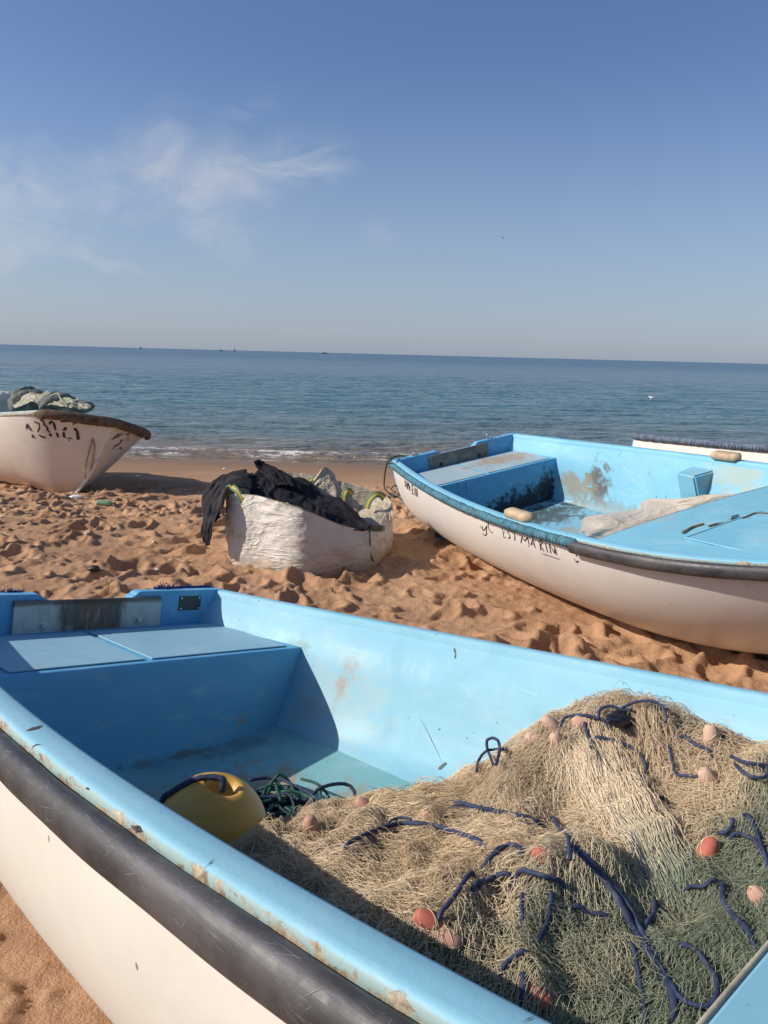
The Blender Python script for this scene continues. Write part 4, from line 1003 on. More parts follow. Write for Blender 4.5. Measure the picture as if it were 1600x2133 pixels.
def on_net(u, v, off=.006):
    o_ = NB.toL(CP); d = NB.R.T @ ray(u, v); k = np.arange(.4, 4.5, .004); Q = o_ + d * k[:, None]
    lim = np.interp(Q[:, 0], gx_[:, 0], half[:, 0]); ok = (Q[:, 0] > 1.31) & (Q[:, 0] < 2.645) & (np.abs(Q[:, 1]) < lim)
    h_ = np.where(ok, hsamp(Q[:, 0], np.clip(Q[:, 1], -lim + .002, lim - .002)), -9); hitm = np.where(ok & (Q[:, 2] <= h_ + off))[0]
    if len(hitm): return Q[hitm[0]]
    # silhouette: nearest approach above the mound
    gap = np.where(ok, Q[:, 2] - h_, 9); i = int(np.argmin(gap)); return Q[i]
on_net_raw = on_net
g7 = lambda x, y: (950 + x / 2.4615, 1420 + y / 2.4615)
g8 = lambda x, y: (500 + x / 2.6667, 1650 + y / 2.6667)
g9 = lambda x, y: (1000 + x / 2.6667, 1700 + y / 2.6667)
FLOATS = [(g7, 490, 232, 20, 2, 0), (g7, 520, 312, 70, 2, .006), (g7, 662, 388, 60, 2, .012), (g7, 690, 468, 30, 1, .016), (g7, 1308, 295, 75, 2, 0), (g7, 1298, 512, 40, 2, 0), (g7, 262, 742, 70, 2, .010), (g7, 465, 895, 30, 1, .012), (g7, 1288, 892, 110, 1, -.004), (g7, 655, 208, 0, 0, .008), (g7, 412, 285, 30, 2, .014),
        (g7, 1575, 1135, 60, 0, .006), (g8, 398, 200, 70, 0, .002), (g8, 528, 175, 10, 0, .008), (g8, 695, 88, 50, 0, 0), (g8, 1065, 140, 30, 0, .016), (g8, 1055, 735, 35, 1, .0), (g8, 1145, 795, 10, 0, .012), (g9, 310, 955, 20, 1, .02), (g7, 845, 412, 10, 1, .02)]
FLP = [on_net(*f[0](f[1], f[2]), .004) for f in FLOATS]
_GX, _GT = gx_, gt2
for f_, p_ in zip(FLOATS, FLP):                     # the mesh lies over the sunken floats
    if f_[5] > .004: HZg += (.012 + .25 * f_[5]) * np.exp(-((_GX - p_[0])**2 + (_GT - p_[1])**2) / .024**2)
Ps, Ts, Rs = [], [], []
def lay(x, t_):
    return downhill(x, t_) + 2.6 * (vnoise(x * 4.2 + 3, t_ * 4.2, 90) - .5) + 1.6 * (vnoise(x * 11, t_ * 11, 91) - .5)
n = 11000; x, t_ = seeds(n)
Ps.append(strands(n, 34, .009, x, t_, lay(x, t_) + rng.normal(size=n) * .30, .07, rng.uniform(-.001, .012, n), .22, .55)); Ts.append(np.clip(rng.normal(.50, .20, n), 0, 1)); Rs.append(.00048)
# curls and slack loops standing off the heap
n = 9000; x, t_ = seeds(n)
Ps.append(strands(n, 20, .0062, x, t_, rng.uniform(0, 6.28, n), .24, rng.uniform(.002, .017, n))); Ts.append(np.clip(rng.normal(.62, .20, n), 0, 1)); Rs.append(.00048)
# hanks: gathered mesh running together over the heap
for g in range(85):
    x0_, t0_ = seeds(1); n = int(rng.integers(50, 120)); a0 = lay(x0_, t0_)[0] + rng.normal() * .3
    sx0 = x0_[0] + rng.normal(size=n) * .022; st0 = t0_[0] + rng.normal(size=n) * .022
    Ps.append(strands(n, 30, .0105, np.clip(sx0, 1.32, 2.63), st0, np.full(n, a0) + rng.normal(size=n) * .12, .05, .006 + np.abs(rng.normal(size=n)) * .011, .10, .40)); Ts.append(np.clip(rng.normal(rng.uniform(.40, .80), .12, n), 0, 1)); Rs.append(.0005)
# sheets of open diamond mesh lying over everything: neighbouring twines meet and part along their length
for g in range(230):
    x0_, t0_ = seeds(1); a0 = lay(x0_, t0_) + rng.normal(size=1) * .7; ns, nw = int(rng.integers(44, 76)), int(rng.integers(9, 24))
    Pc = strands(1, ns, .0062, x0_, t0_, a0, .035, np.array([.0]), .05)[0]; sp = rng.uniform(.0045, .0105); T2 = np.gradient(Pc[:, :2], axis=0); T2 /= np.linalg.norm(T2, axis=1)[:, None] + 1e-9; N2 = np.stack([-T2[:, 1], T2[:, 0]], -1)
    ss = np.arange(ns) * .0062; per = sp * rng.uniform(2.2, 4.5); pin = .55 + .9 * vnoise(ss * 9, ss * 0 + g * 1.7); S_ = np.zeros((nw, ns, 3))
    for i_ in range(nw):
        tri = 2 * np.abs(np.mod(ss / per + .5 * i_ + .15 * vnoise(ss * 30, ss * 0 + i_ * 3.3 + g), 1) - .5) - .5
        off = (i_ - nw / 2 + tri * .95 + .5 * (vnoise(ss * 14, ss * 0 + i_ * .35 + g * 2.1) - .5)) * sp * pin
        S_[i_, :, :2] = Pc[:, :2] + N2 * off[:, None]
    S_[..., 0] = np.clip(S_[..., 0], 1.31, 2.643); lim = np.interp(S_[..., 0], gx_[:, 0], half[:, 0]) - .003; S_[..., 1] = np.clip(S_[..., 1], -lim, lim)
    edge_ = np.minimum(1, np.minimum(np.arange(ns), ns - 1 - np.arange(ns)) / 6)
    S_[..., 2] = hsamp(S_[..., 0], S_[..., 1]) - .004 + (.012 + .010 * vnoise(ss * 12, ss * 0 + g)) * edge_ + rng.normal(size=(nw, 1)) * .0015
    Ps.append(S_); Ts.append(np.clip(rng.normal(rng.uniform(.45, .85), .08, nw), 0, 1)); Rs.append(.00052)
# the one pale hank that falls down the front of the heap
hk = [on_net_raw(*q) for q in ((1230, 1560), (1262, 1640), (1310, 1720), (1360, 1790), (1392, 1850))]
for off in range(420):
    o_ = rng.normal(size=2) * .022; pts = np.array([[h[0] + o_[0] * (1 - .3 * i_ / 4), h[1] + o_[1] * (1 - .3 * i_ / 4), 0] for i_, h in enumerate(hk)]); pts[:, :2] += rng.normal(size=(5, 2)) * .006
    q = resample(catmull(pts, 6), .012)
    if len(q) < 26: q = catmull(pts, 7)
    q = q[np.linspace(0, len(q) - 1, 26).astype(int)]; q[:, :2] += np.cumsum(rng.normal(size=(26, 2)) * .0016, axis=0); q[:, 2] = hsamp(np.clip(q[:, 0], 1.31, 2.64), q[:, 1]) + .010 + .02 * rng.random() * np.sin(np.linspace(0, math.pi, 26))
    Ps.append(q[None]); Ts.append(np.array([np.clip(rng.normal(.8, .1), 0, 1)])); Rs.append(.0006)
for P_, T_ in zip(Ps, Ts): T_ += 1.1 * (fbm(P_[:, len(P_[0]) // 2, 0] * 6, P_[:, len(P_[0]) // 2, 1] * 6, 3, 95))
V, Fc, Tn = bundle_mesh(Ps, Ts, Rs)
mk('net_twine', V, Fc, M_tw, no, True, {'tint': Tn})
nrope = [
    (g7, [(660, 220), (670, 270), (700, 350), (735, 430), (790, 480)], .0068, 0), (g7, [(715, 295), (790, 305), (870, 330), (930, 370), (965, 420), (970, 480), (940, 510)], .0062, 0),
    (g7, [(550, 200), (590, 182), (650, 178), (710, 190), (770, 215)], .006, .006), (g7, [(730, 200), (738, 150), (790, 132), (850, 148), (900, 150)], .006, .012), (g7, [(850, 140), (930, 108), (1010, 108), (1060, 140), (1078, 190), (1070, 215)], .0055, .02),
    (g7, [(160, 355), (158, 310), (185, 295), (215, 310), (222, 360), (205, 430)], .006, .03), (g7, [(105, 465), (115, 410), (150, 365), (205, 352), (260, 352)], .0055, .012), (g7, [(165, 365), (190, 430)], .005, .02),
    (g8, [(600, 300), (700, 245), (800, 205), (900, 182), (1000, 185), (1100, 200), (1200, 235), (1330, 285)], .0075, .004), (g8, [(1170, 95), (1260, 98), (1400, 115), (1600, 145)], .006, 0), (g8, [(820, 185), (870, 150), (930, 150), (945, 165)], .0045, .004),
    (g8, [(1370, 395), (1420, 350), (1500, 300), (1560, 330)], .006, 0), (g8, [(1110, 690), (1150, 640), (1190, 590), (1240, 510), (1290, 460)], .0065, 0), (g8, [(1300, 530), (1350, 510), (1410, 485)], .0065, .004),
    (g9, [(220, 318), (300, 330), (370, 350), (450, 380)], .007, .006), (g9, [(0, 390), (60, 360), (150, 330)], .007, 0), (g9, [(235, 440), (228, 500), (235, 570)], .005, 0), (g9, [(400, 430), (385, 520), (365, 610), (320, 700)], .008, -.004),
    (g9, [(520, 190), (600, 260), (680, 350), (750, 450), (810, 560), (870, 670), (930, 760), (1010, 880), (1060, 980), (1080, 1090)], .0115, -.003), (g9, [(640, 300), (740, 400), (830, 520), (900, 660), (980, 790)], .0070, .002),
    (g9, [(530, 510), (600, 550), (700, 570)], .007, 0), (g9, [(970, 480), (965, 550), (920, 610)], .006, 0), (g9, [(1160, 405), (1240, 400), (1300, 360)], .006, .004), (g9, [(1320, 105), (1370, 95), (1400, 55), (1400, 20)], .006, .01),
    (g9, [(1345, 390), (1350, 480), (1400, 560), (1480, 640), (1530, 740), (1590, 800)], .0075, 0), (g9, [(1480, 0), (1530, 80), (1560, 170), (1590, 260)], .006, .003), (g9, [(1410, 110), (1470, 118), (1540, 160)], .006, .004),
    (g9, [(1120, 730), (1200, 760), (1260, 840), (1310, 920), (1310, 1010), (1260, 1065), (1180, 1060), (1100, 1010), (1060, 950)], .0065, .003), (g9, [(840, 720), (870, 830), (890, 960), (915, 1100)], .006, 0), (g9, [(130, 850), (180, 800), (250, 760)], .006, 0), (g9, [(240, 880), (235, 1000)], .008, -.004),
    (g7, [(1160, 285), (1220, 325), (1300, 365)], .006, .002), (g7, [(1410, 390), (1480, 420), (1540, 430), (1590, 440), (1598, 480), (1560, 500), (1480, 480), (1430, 430)], .0055, .014), (g7, [(1090, 340), (1110, 420), (1130, 480), (1200, 490), (1260, 500)], .005, .002), (g7, [(490, 700), (530, 760), (570, 800)], .006, 0), (g7, [(960, 690), (1000, 640), (1060, 600)], .006, 0), (g7, [(0, 780), (60, 810), (120, 830)], .007, 0), (g7, [(190, 890), (240, 855), (310, 850)], .006, 0), (g7, [(0, 630), (100, 650), (250, 680), (330, 700), (440, 745)], .0075, 0)]
for (cv, pts, r_, lift) in nrope:
    Q = [on_net(*cv(*q), .011 + max(lift, 0)) + np.array([0, 0, r_ * .5 + min(lift, 0)]) for q in pts]
    if lift < .01:
        e0 = Q[0] + (Q[0] - Q[1]) * .5; e1 = Q[-1] + (Q[-1] - Q[-2]) * .5; e0[2] -= .03; e1[2] -= .03; Q = [e0] + Q + [e1]
    rope_mesh('head_rope', Q, r_ * .60, M_bluerope, no, .0025)
M_fl = [simple('float_pink', (.47, .255, .185), .75, .14, 12, .15, .002, 60, (.42, .30, .22), .5), simple('float_red', (.43, .115, .075), .72, .18, 12, .15, .002, 60, (.45, .2, .14), .5), simple('float_pale', (.54, .36, .26), .8, .12, 12, .15, .002, 60, (.5, .36, .27), .4)]
def net_float(p, dirv, mat, ln=.027, rd=.0158, sink=.0):
    k, m = 14, 18; ths = np.linspace(0, math.pi, m); V = []
    for th in ths:
        rr = rd * math.sin(th)**.72; zz = -ln * math.cos(th) * (1 if abs(math.cos(th)) < .96 else .96)
        if math.sin(th) < .25: rr = rd * .16 * math.sin(th) / .25 + .0
        V += [(rr * math.cos(q), rr * math.sin(q), zz) for q in np.linspace(0, 2 * math.pi, k, endpoint=False)]
    q_ = np.array(Vector((0, 0, 1)).rotation_difference(Vector(dirv)).to_matrix()); Vw = np.array(V) @ q_.T
    o = mk('net_float', Vw, grid_faces(m, k, True), mat, no); o.location = Vector(p + np.array([0, 0, rd * .5 - sink]))
    # a few turns of twine that hold it
    if rng.random() < .9:
        Pt = []
        for tq in range(4):
            a_ = np.linspace(0, 2 * math.pi, 22); tl = rng.normal(size=3); tl /= np.linalg.norm(tl); e1 = np.cross(tl, [.3, .5, .8]); e1 /= np.linalg.norm(e1); e2 = np.cross(tl, e1)
            C_ = np.outer(np.cos(a_), e1) + np.outer(np.sin(a_), e2); C_ = C_ * np.array([rd, rd, ln]) * 1.04; Pt.append(C_ @ q_.T)
        P_ = np.array(Pt); V2, F2, T2 = bundle_mesh([P_], [np.full(4, .7)], [.0008]); mk('float_twine', V2, F2, M_tw, o, True, {'tint': T2})
for (cv, x, y, ang, ci, sk), p in zip(FLOATS, FLP):
    d_img = math.cos(R(ang)) * CR - math.sin(R(ang)) * CU; dl = NB.R.T @ (d_img + .25 * rng.normal(size=3))
    net_float(p, dl, M_fl[ci], sink=sk * .6 + .003)
# black plastic scrap on top of the heap
def crumple(name, ctr, sx, sy, sz, mat, parent, seed, n=34):
    a = np.linspace(0, 2 * math.pi, n, endpoint=False)[None, :]; th = np.linspace(.02, math.pi - .02, 20)[:, None]
    rr = 1 + .55 * fbm(np.cos(a) * 1.6 * np.sin(th) + 5 + seed, np.sin(a) * 1.6 + np.cos(th) * 2 + seed, 4, seed)
    V = np.stack([sx * np.sin(th) * np.cos(a) * rr, sy * np.sin(th) * np.sin(a) * rr, sz * np.cos(th) * rr + 0 * a], -1).reshape(-1, 3) + np.array(ctr)
    return mk(name, V, grid_faces(20, n, True), mat, parent)
M_plastic = simple('black_plastic', (.012, .012, .013), .38, .3, 30, .5, .006, 40)
crumple('plastic_wrap', on_net(1296, 1497, .012), .026, .062, .015, M_plastic, no, 3)

# ------------------------------------------------------------------ the big white bag with clothes thrown over it
def hy(u, v, y):
    d = ray(u, v); return CP + d * (y / d[1])
def patch(name, rows, mat, parent, wr=.02, seed=0, thick=.004, nu=70, nv=50, freq=(3, 9)):
    """cloth from rows of (u, v, y) pins"""
    G = np.array([[p if isinstance(p, np.ndarray) else hy(*p) for p in r] for r in rows]); G = np.array([catmull(r, 12) if len(r) > 2 else resample(r, np.linalg.norm(r[1] - r[0]) / 24) for r in G])
    m = G.shape[1]; Q = np.stack([catmull(G[:, k], 12) for k in range(m)], 1)
    a = np.linspace(0, 1, nv); b = np.linspace(0, 1, nu); fi = a * (Q.shape[0] - 1); fj = b * (m - 1); i = np.minimum(fi.astype(int), Q.shape[0] - 2); j = np.minimum(fj.astype(int), m - 2); fa = (fi - i)[:, None, None]; fb2 = (fj - j)[None, :, None]
    S = (Q[i][:, j] * (1 - fa) + Q[i + 1][:, j] * fa) * (1 - fb2) + (Q[i][:, j + 1] * (1 - fa) + Q[i + 1][:, j + 1] * fa) * fb2
    du = np.gradient(S, axis=1); dv = np.gradient(S, axis=0); N = np.cross(du, dv); N /= np.linalg.norm(N, axis=2, keepdims=True) + 1e-9
    if (N * (CP - S)).sum() < 0: N = -N
    aa, bb = np.meshgrid(a, b, indexing='ij')
    f1 = fbm(bb * freq[1] + aa * 1.5 + seed, aa * freq[0] + seed * 3.1, 3, seed); f2 = 1 - 2 * np.abs(fbm(bb * freq[1] * 1.7 + 2 * aa, aa * freq[0] * 1.6 + 7, 3, seed + 3)) * 2
    S = S + N * (wr * (2.0 * f1 + .30 * (f2 - .5)))[..., None]
    S = S + (rng.normal(size=3) * 0)
    e = np.minimum(np.minimum(aa, 1 - aa), np.minimum(bb, 1 - bb)); ed = np.clip(1 - e / .06, 0, 1)
    S[..., 2] += .008 * ed * fbm(bb * 14, aa * 14, 2, seed + 9)
    o = mk(name, S.reshape(-1, 3), grid_faces(nv, nu), mat, parent)
    md = o.modifiers.new('thickness', 'SOLIDIFY'); md.thickness = thick; md.offset = 0
    return o
def woven(name, base, dirt, amt, crease=.4):
    m, t = material(name); c = obj_coord(t)
    col = t.mix(t.ramp(t.noise(c, 3.5, 6, .65), .35, .7), base, tuple(x * .86 for x in base))
    col = t.mix(t.ramp(t.noise(c, 4.2, 7, .7, 1.0), .5, .72, 0, amt), col, dirt)
    w = t.new('ShaderNodeTexWave'); t.put(w.inputs['Vector'], c); w.inputs['Scale'].default_value = 95; w.bands_direction = 'Z'
    zc = t.new('ShaderNodeSeparateXYZ'); t.put(zc.inputs[0], c)
    col = t.mix(t.ramp(t.math('ADD', zc.outputs[2], t.math('MULTIPLY', t.math('SUBTRACT', t.noise(c, 6, 5), .5), .25)), .02, .16, amt, 0), col, dirt)
    t.put(t.b.inputs['Base Color'], col); t.b.inputs['Roughness'].default_value = .5
    cre = t.math('MINIMUM', t.math('ABSOLUTE', t.math('SUBTRACT', t.noise(t.mapping(c, (3.2, 3.2, 8)), 1, 2, .5, 1.3), .5)), .07)
    cr2 = t.math('MINIMUM', t.math('ABSOLUTE', t.math('SUBTRACT', t.noise(t.mapping(c, (7, 7, 22), (0, R(14), 0)), 1, 3, .5, .8), .5)), .12)
    bump(t, t.math('ADD', t.math('ADD', t.math('MULTIPLY', cre, -3.0), t.math('MULTIPLY', cr2, -.8)), t.math('MULTIPLY', w.outputs[1], .03)), crease, .05)
    return m
M_bag = woven('white_woven_plastic', (.70, .65, .57), (.42, .31, .20), .7, .55)
M_bagin = woven('dusty_bag_lining', (.46, .39, .28), (.34, .25, .15), .6)
FL, FR = on_sand(477, 1164), on_sand(776, 1180); BR = np.array([FR[0] + .13, FR[1] + .50, 0]); BRm = np.array([FR[0] + .06, FR[1] + .90, 0]); BL = np.array([FL[0] + .04, FL[1] + .92, 0]); 
bgc = (FL + FR) / 2 + np.array([.02, .40, 0]); bgc[2] = min(FL[2], FR[2]) - .02
bag = empty('bulk_bag', bgc); tag(bag, 'big slumped white woven bag with striped green and yellow lifting loops on the sand', 'bag')
K = [FL, on_sand(540, 1184), on_sand(625, 1193), on_sand(705, 1192), FR, (FR + BR) / 2 + np.array([.015, 0, 0]), BR, BRm, (BRm + BL) / 2 + np.array([0, .04, 0]), BL, (BL + FL) / 2 + np.array([-.05, 0, 0])]
hts = [.52, .53, .49, .36, .275, .25, .27, .36, .50, .50, .50]
ring_ = np.array([[k[0] - bgc[0], k[1] - bgc[1], h] for k, h in zip(K, hts)]); cl_r = np.vstack([ring_, ring_[:1]])
Q = catmull(np.vstack([ring_[-2:], ring_, ring_[:2]]), 16)[32:-16]; Q = resample(np.vstack([Q, Q[:1]]), .011)[:-1]; nr = len(Q)
ctr2 = Q[:, :2].mean(0); out = Q[:, :2] - ctr2; out /= np.linalg.norm(out, axis=1)[:, None]; s_ = np.arange(nr) * .011
rows = []; nh = 46
for i in range(nh):
    f = i / (nh - 1); zz = Q[:, 2] * f; bul = .012 * math.sin(math.pi * min(1, f * 1.1)) - .012 * (1 - f)**6
    cre = 1 - np.abs(fbm(s_ * 4.5 + zz * 3.0, zz * 8 - s_ * 1.2, 4, 101)) * 6
    wv = .022 * fbm(s_ * 4, zz * 6 + 3, 3, 100) + (.004 + .012 * vnoise(s_ * 2.2, zz * 3)) * np.clip(cre, -.3, 1) + .007 * fbm(s_ * 14, zz * 20, 3, 104)
    wv = wv * (.4 + .6 * f)
    rows.append(np.column_stack([Q[:, :2] + out * (bul + wv)[:, None], zz + .012 * fbm(s_ * 5, zz * 0 + 2, 2, 106) * (f > .9) * 2]))
V = np.array(rows).reshape(-1, 3)
mk('bag_wall', V, grid_faces(nh, nr, True), M_bag, bag)
rows2 = []
for i in range(26):
    f = i / 25; zz = Q[:, 2] * (1 - .45 * min(1, f * 2.2)) + .03 * fbm(s_ * 4 + f * 3, s_ * 0 + f * 5, 3, 110) * min(1, f * 5); k = .985 - .10 * min(1, f * 2) - .86 * max(0, f - .3) / .7
    rows2.append(np.column_stack([ctr2 + (np.array(rows[-1])[:, :2] - ctr2) * k, zz + .10 * max(0, f - .35)]))
mk('bag_lining', np.array(rows2).reshape(-1, 3), grid_faces(26, nr, True)[:, ::-1], M_bagin, bag)
# back flap standing up in a peak, and a slumped fold at the right
def bagpatch(*a, **k):
    o = patch(*a, **k); o.parent = bag; o.matrix_parent_inverse = Matrix.Translation(-Vector(bgc)); return o
yb = FR[1]
bagpatch('bag_flap', [[(650, 1005, yb + .75), (676, 974, yb + .78), (690, 980, yb + .8), (712, 1018, yb + .8), (735, 1035, yb + .8), (760, 1055, yb + .78)], [(640, 1035, yb + .72), (672, 1015, yb + .7), (695, 1020, yb + .7), (715, 1045, yb + .68), (740, 1062, yb + .66), (770, 1085, yb + .62)], [(640, 1060, yb + .6), (670, 1055, yb + .6), (700, 1062, yb + .58), (720, 1075, yb + .55), (745, 1090, yb + .5), (775, 1100, yb + .45)]], M_bagin, None, wr=.022, seed=7, freq=(4, 7))
bagpatch('bag_flap', [[(745, 1060, yb + .78), (770, 1042, yb + .78), (795, 1032, yb + .72), (815, 1045, yb + .60), (819, 1075, yb + .48)], [(735, 1078, yb + .62), (760, 1068, yb + .6), (785, 1062, yb + .56), (805, 1072, yb + .50), (815, 1092, yb + .42)], [(740, 1098, yb + .38), (758, 1096, yb + .34), (775, 1094, yb + .30), (793, 1094, yb + .30), (806, 1100, yb + .32)]], M_bagin, None, wr=.012, seed=12, freq=(5, 6))
M_str, t = material('striped_webbing'); at = t.new('ShaderNodeAttribute', attribute_name='across').outputs['Fac']; c = obj_coord(t)
band = t.ramp(t.math('ABSOLUTE', t.math('SUBTRACT', at, .5)), .16, .20, 1, 0)
col = t.mix(band, (.085, .20, .095), (.62, .42, .05)); col = t.mix(t.ramp(t.noise(c, 25, 5, .7), .45, .75, 0, .6), col, (.40, .33, .22))
t.put(t.b.inputs['Base Color'], col); t.b.inputs['Roughness'].default_value = .7; bump(t, t.noise(c, 160, 3), .3, .002)
def webbing(pts, w, name='lifting_loop', parent=None):
    P = catmull(np.array([hy(*p) for p in pts]), 12); T = np.gradient(P, axis=0); T /= np.linalg.norm(T, axis=1)[:, None]; view = P - CP; view /= np.linalg.norm(view, axis=1)[:, None]
    S = np.cross(T, view + np.array([.25, 0, -.35])); S /= np.linalg.norm(S, axis=1)[:, None]; k = 7; a = np.linspace(-.5, .5, k)
    V = P[:, None] + S[:, None] * (a * w)[None, :, None]; o = mk(name, (V - bgc).reshape(-1, 3), grid_faces(len(P), k), M_str, bag, True, {'across': np.tile(a + .5, len(P))})
    md = o.modifiers.new('thickness', 'SOLIDIFY'); md.thickness = .004; md.offset = 0; return o
c2 = lambda x, y, yy: (400 + x / 3.478, 930 + y / 3.478, yy)
yf = FL[1]
webbing([c2(208, 445, yf - .02), c2(222, 385, yf - .03), c2(240, 335, yf - .04), c2(262, 300, yf - .05), c2(285, 287, yf - .05)], .035)
webbing([c2(290, 290, yf - .06), c2(325, 320, yf - .09), c2(355, 370, yf - .11), c2(383, 440, yf - .12), c2(390, 500, yf - .12), c2(372, 555, yf - .11)], .042)
webbing([c2(860, 300, yb + .70), c2(850, 255, yb + .70), c2(868, 236, yb + .71)], .05)
webbing([c2(1098, 400, yb + .66), c2(1105, 345, yb + .66), c2(1125, 320, yb + .67), c2(1150, 335, yb + .69), c2(1165, 350, yb + .72)], .05)
webbing([c2(1262, 448, yb + .50), c2(1285, 390, yb + .52), c2(1325, 352, yb + .54), c2(1365, 350, yb + .56), c2(1395, 375, yb + .58)], .05)
webbing([c2(836, 512, yb - .085), c2(846, 545, yb - .095), c2(856, 582, yb - .10)], .035); webbing([c2(862, 572, yb - .10), c2(905, 578, yb - .095)], .022)
rope_mesh('bag_cord', [hy(*c2(1285, 590, yb - .03)) - bgc, hy(*c2(1288, 680, yb - .05)) - bgc, hy(*c2(1292, 770, yb - .04)) - bgc, hy(*c2(1315, 830, yb - .02)) - bgc], .006, M_greenrope, bag)
def fabric(name, col):
    m, t = material(name); c = obj_coord(t)
    cc = t.mix(t.ramp(t.noise(c, 5, 6, .65), .35, .7), tuple(x * .7 for x in col), tuple(x * 1.25 for x in col)); cc = t.mix(t.ramp(t.noise(c, 7, 7, .75, 1), .56, .75, 0, .35), cc, (.13, .10, .085))
    t.put(t.b.inputs['Base Color'], cc); t.b.inputs['Roughness'].default_value = .9; t.b.inputs['Specular IOR Level'].default_value = .15
    cre = t.math('ABSOLUTE', t.math('SUBTRACT', t.noise(t.mapping(c, (7, 7, 5)), 1, 5, .6, 1.2), .5)); bump(t, t.math('ADD', t.math('MULTIPLY', cre, -1.4), t.math('MULTIPLY', t.noise(c, 300, 2), .03)), .35, .02); return m
M_cl1, M_cl2 = fabric('washed_black_denim', (.036, .033, .036)), fabric('black_cloth', (.019, .018, .022))
cl0 = hy(560, 1010, yb + .35); C1 = empty('trousers', hy(450, 1060, yf - .05)); tag(C1, 'worn dark trousers hanging down the left end of the white bag', 'clothing')
C2e = empty('black_cloth', hy(640, 1050, yb + .2)); tag(C2e, 'rumpled black cloth spread over the top of the white bag', 'clothing')
def clp(par, *a, **k):
    o = patch(*a, **k); o.parent = par; o.matrix_parent_inverse = Matrix.Translation(-par.location); return o
clp(C1, 'trouser_leg', [[c2(395, 175, yf + .55), c2(430, 240, yf + .30), c2(440, 300, yf + .06)], [c2(300, 185, yf + .52), c2(335, 235, yf + .26), c2(350, 290, yf + .0)], [c2(215, 215, yf + .42), c2(245, 260, yf + .18), c2(262, 295, yf - .06)], [c2(140, 270, yf + .25), c2(185, 310, yf + .04), c2(230, 345, yf - .13)], [c2(85, 360, yf + .12), c2(140, 395, yf - .06), c2(205, 440, yf - .17)], [c2(85, 470, yf + .06), c2(120, 500, yf - .08), c2(165, 545, yf - .16)], [c2(78, 570, yf + .02), c2(108, 590, yf - .08), c2(150, 600, yf - .14)], [c2(75, 660, yf + .0), c2(105, 680, yf - .06), c2(140, 690, yf - .12)], [c2(105, 705, yf - .02), c2(118, 716, yf - .06), c2(132, 708, yf - .10)]], M_cl1, None, wr=.020, seed=21, freq=(5, 7))
clp(C1, 'trouser_leg', [[c2(440, 200, yf + .50), c2(445, 260, yf + .28), c2(430, 320, yf + .02)], [c2(350, 178, yf + .50), c2(345, 235, yf + .25), c2(330, 290, yf + .0)], [c2(255, 205, yf + .46), c2(265, 245, yf + .26), c2(285, 285, yf + .0)], [c2(160, 275, yf + .36), c2(190, 300, yf + .20), c2(225, 330, yf + .0)], [c2(120, 350, yf + .32), c2(170, 380, yf + .16), c2(215, 430, yf - .02)], [c2(140, 470, yf + .25), c2(160, 480, yf + .10), c2(195, 500, yf + .0)], [c2(145, 535, yf + .2), c2(155, 545, yf + .1), c2(175, 550, yf + .02)]], M_cl1, None, wr=.016, seed=24, freq=(5, 6))
clp(C2e, 'cloth_sheet', [[c2(405, 235, yb + .62), c2(470, 190, yb + .70), c2(540, 185, yb + .75), c2(640, 170, yb + .78), c2(720, 205, yb + .78), c2(800, 225, yb + .75), c2(880, 300, yb + .62), c2(960, 345, yb + .50), c2(1060, 380, yb + .40), c2(1160, 460, yb + .26), c2(1240, 530, yb + .12), c2(1305, 578, yb + .0)],
    [c2(400, 265, yb + .48), c2(470, 245, yb + .52), c2(540, 240, yb + .55), c2(630, 250, yb + .55), c2(710, 280, yb + .52), c2(800, 320, yb + .45), c2(870, 370, yb + .38), c2(950, 410, yb + .30), c2(1040, 450, yb + .22), c2(1130, 510, yb + .12), c2(1200, 555, yb + .04), c2(1290, 582, yb - .04)],
    [c2(410, 300, yb + .25), c2(480, 300, yb + .28), c2(550, 310, yb + .28), c2(620, 330, yb + .26), c2(700, 370, yb + .2), c2(780, 420, yb + .14), c2(850, 460, yb + .10), c2(930, 490, yb + .06), c2(1010, 510, yb + .02), c2(1090, 545, yb - .02), c2(1180, 575, yb - .04), c2(1260, 592, yb - .07)],
    [c2(420, 345, yb + .16), c2(500, 355, yb + .14), c2(570, 360, yb + .12), c2(640, 385, yb + .06), c2(710, 420, yb + .0), c2(780, 465, yb - .07), c2(840, 500, yb - .10), c2(900, 540, yb - .12), c2(985, 548, yb - .11), c2(1070, 570, yb - .11), c2(1160, 588, yb - .10), c2(1240, 600, yb - .10)]], M_cl2, None, wr=.040, seed=31, freq=(2.2, 6), nu=150, nv=60)
clp(C2e, 'cloth_fold', [[c2(445, 105, yb + .60), c2(480, 95, yb + .62), c2(515, 108, yb + .62)], [c2(460, 135, yb + .58), c2(500, 135, yb + .60), c2(550, 132, yb + .62)], [c2(490, 175, yb + .52), c2(560, 165, yb + .55), c2(640, 175, yb + .58)], [c2(540, 220, yb + .42), c2(630, 215, yb + .45), c2(740, 225, yb + .5)], [c2(600, 270, yb + .32), c2(700, 285, yb + .3), c2(820, 320, yb + .32)]], M_cl2, None, wr=.02, seed=37, freq=(4, 6))
clp(C2e, 'cloth_fold', [[c2(800, 400, yb + .10), c2(880, 420, yb + .08), c2(970, 440, yb + .08)], [c2(830, 470, yb - .03), c2(890, 485, yb - .06), c2(965, 490, yb - .05)], [c2(880, 540, yb - .12), c2(920, 550, yb - .13), c2(975, 550, yb - .12)], [c2(925, 590, yb - .12), c2(945, 597, yb - .13), c2(970, 590, yb - .12)]], M_cl2, None, wr=.014, seed=41, freq=(4, 5), nu=36, nv=36)

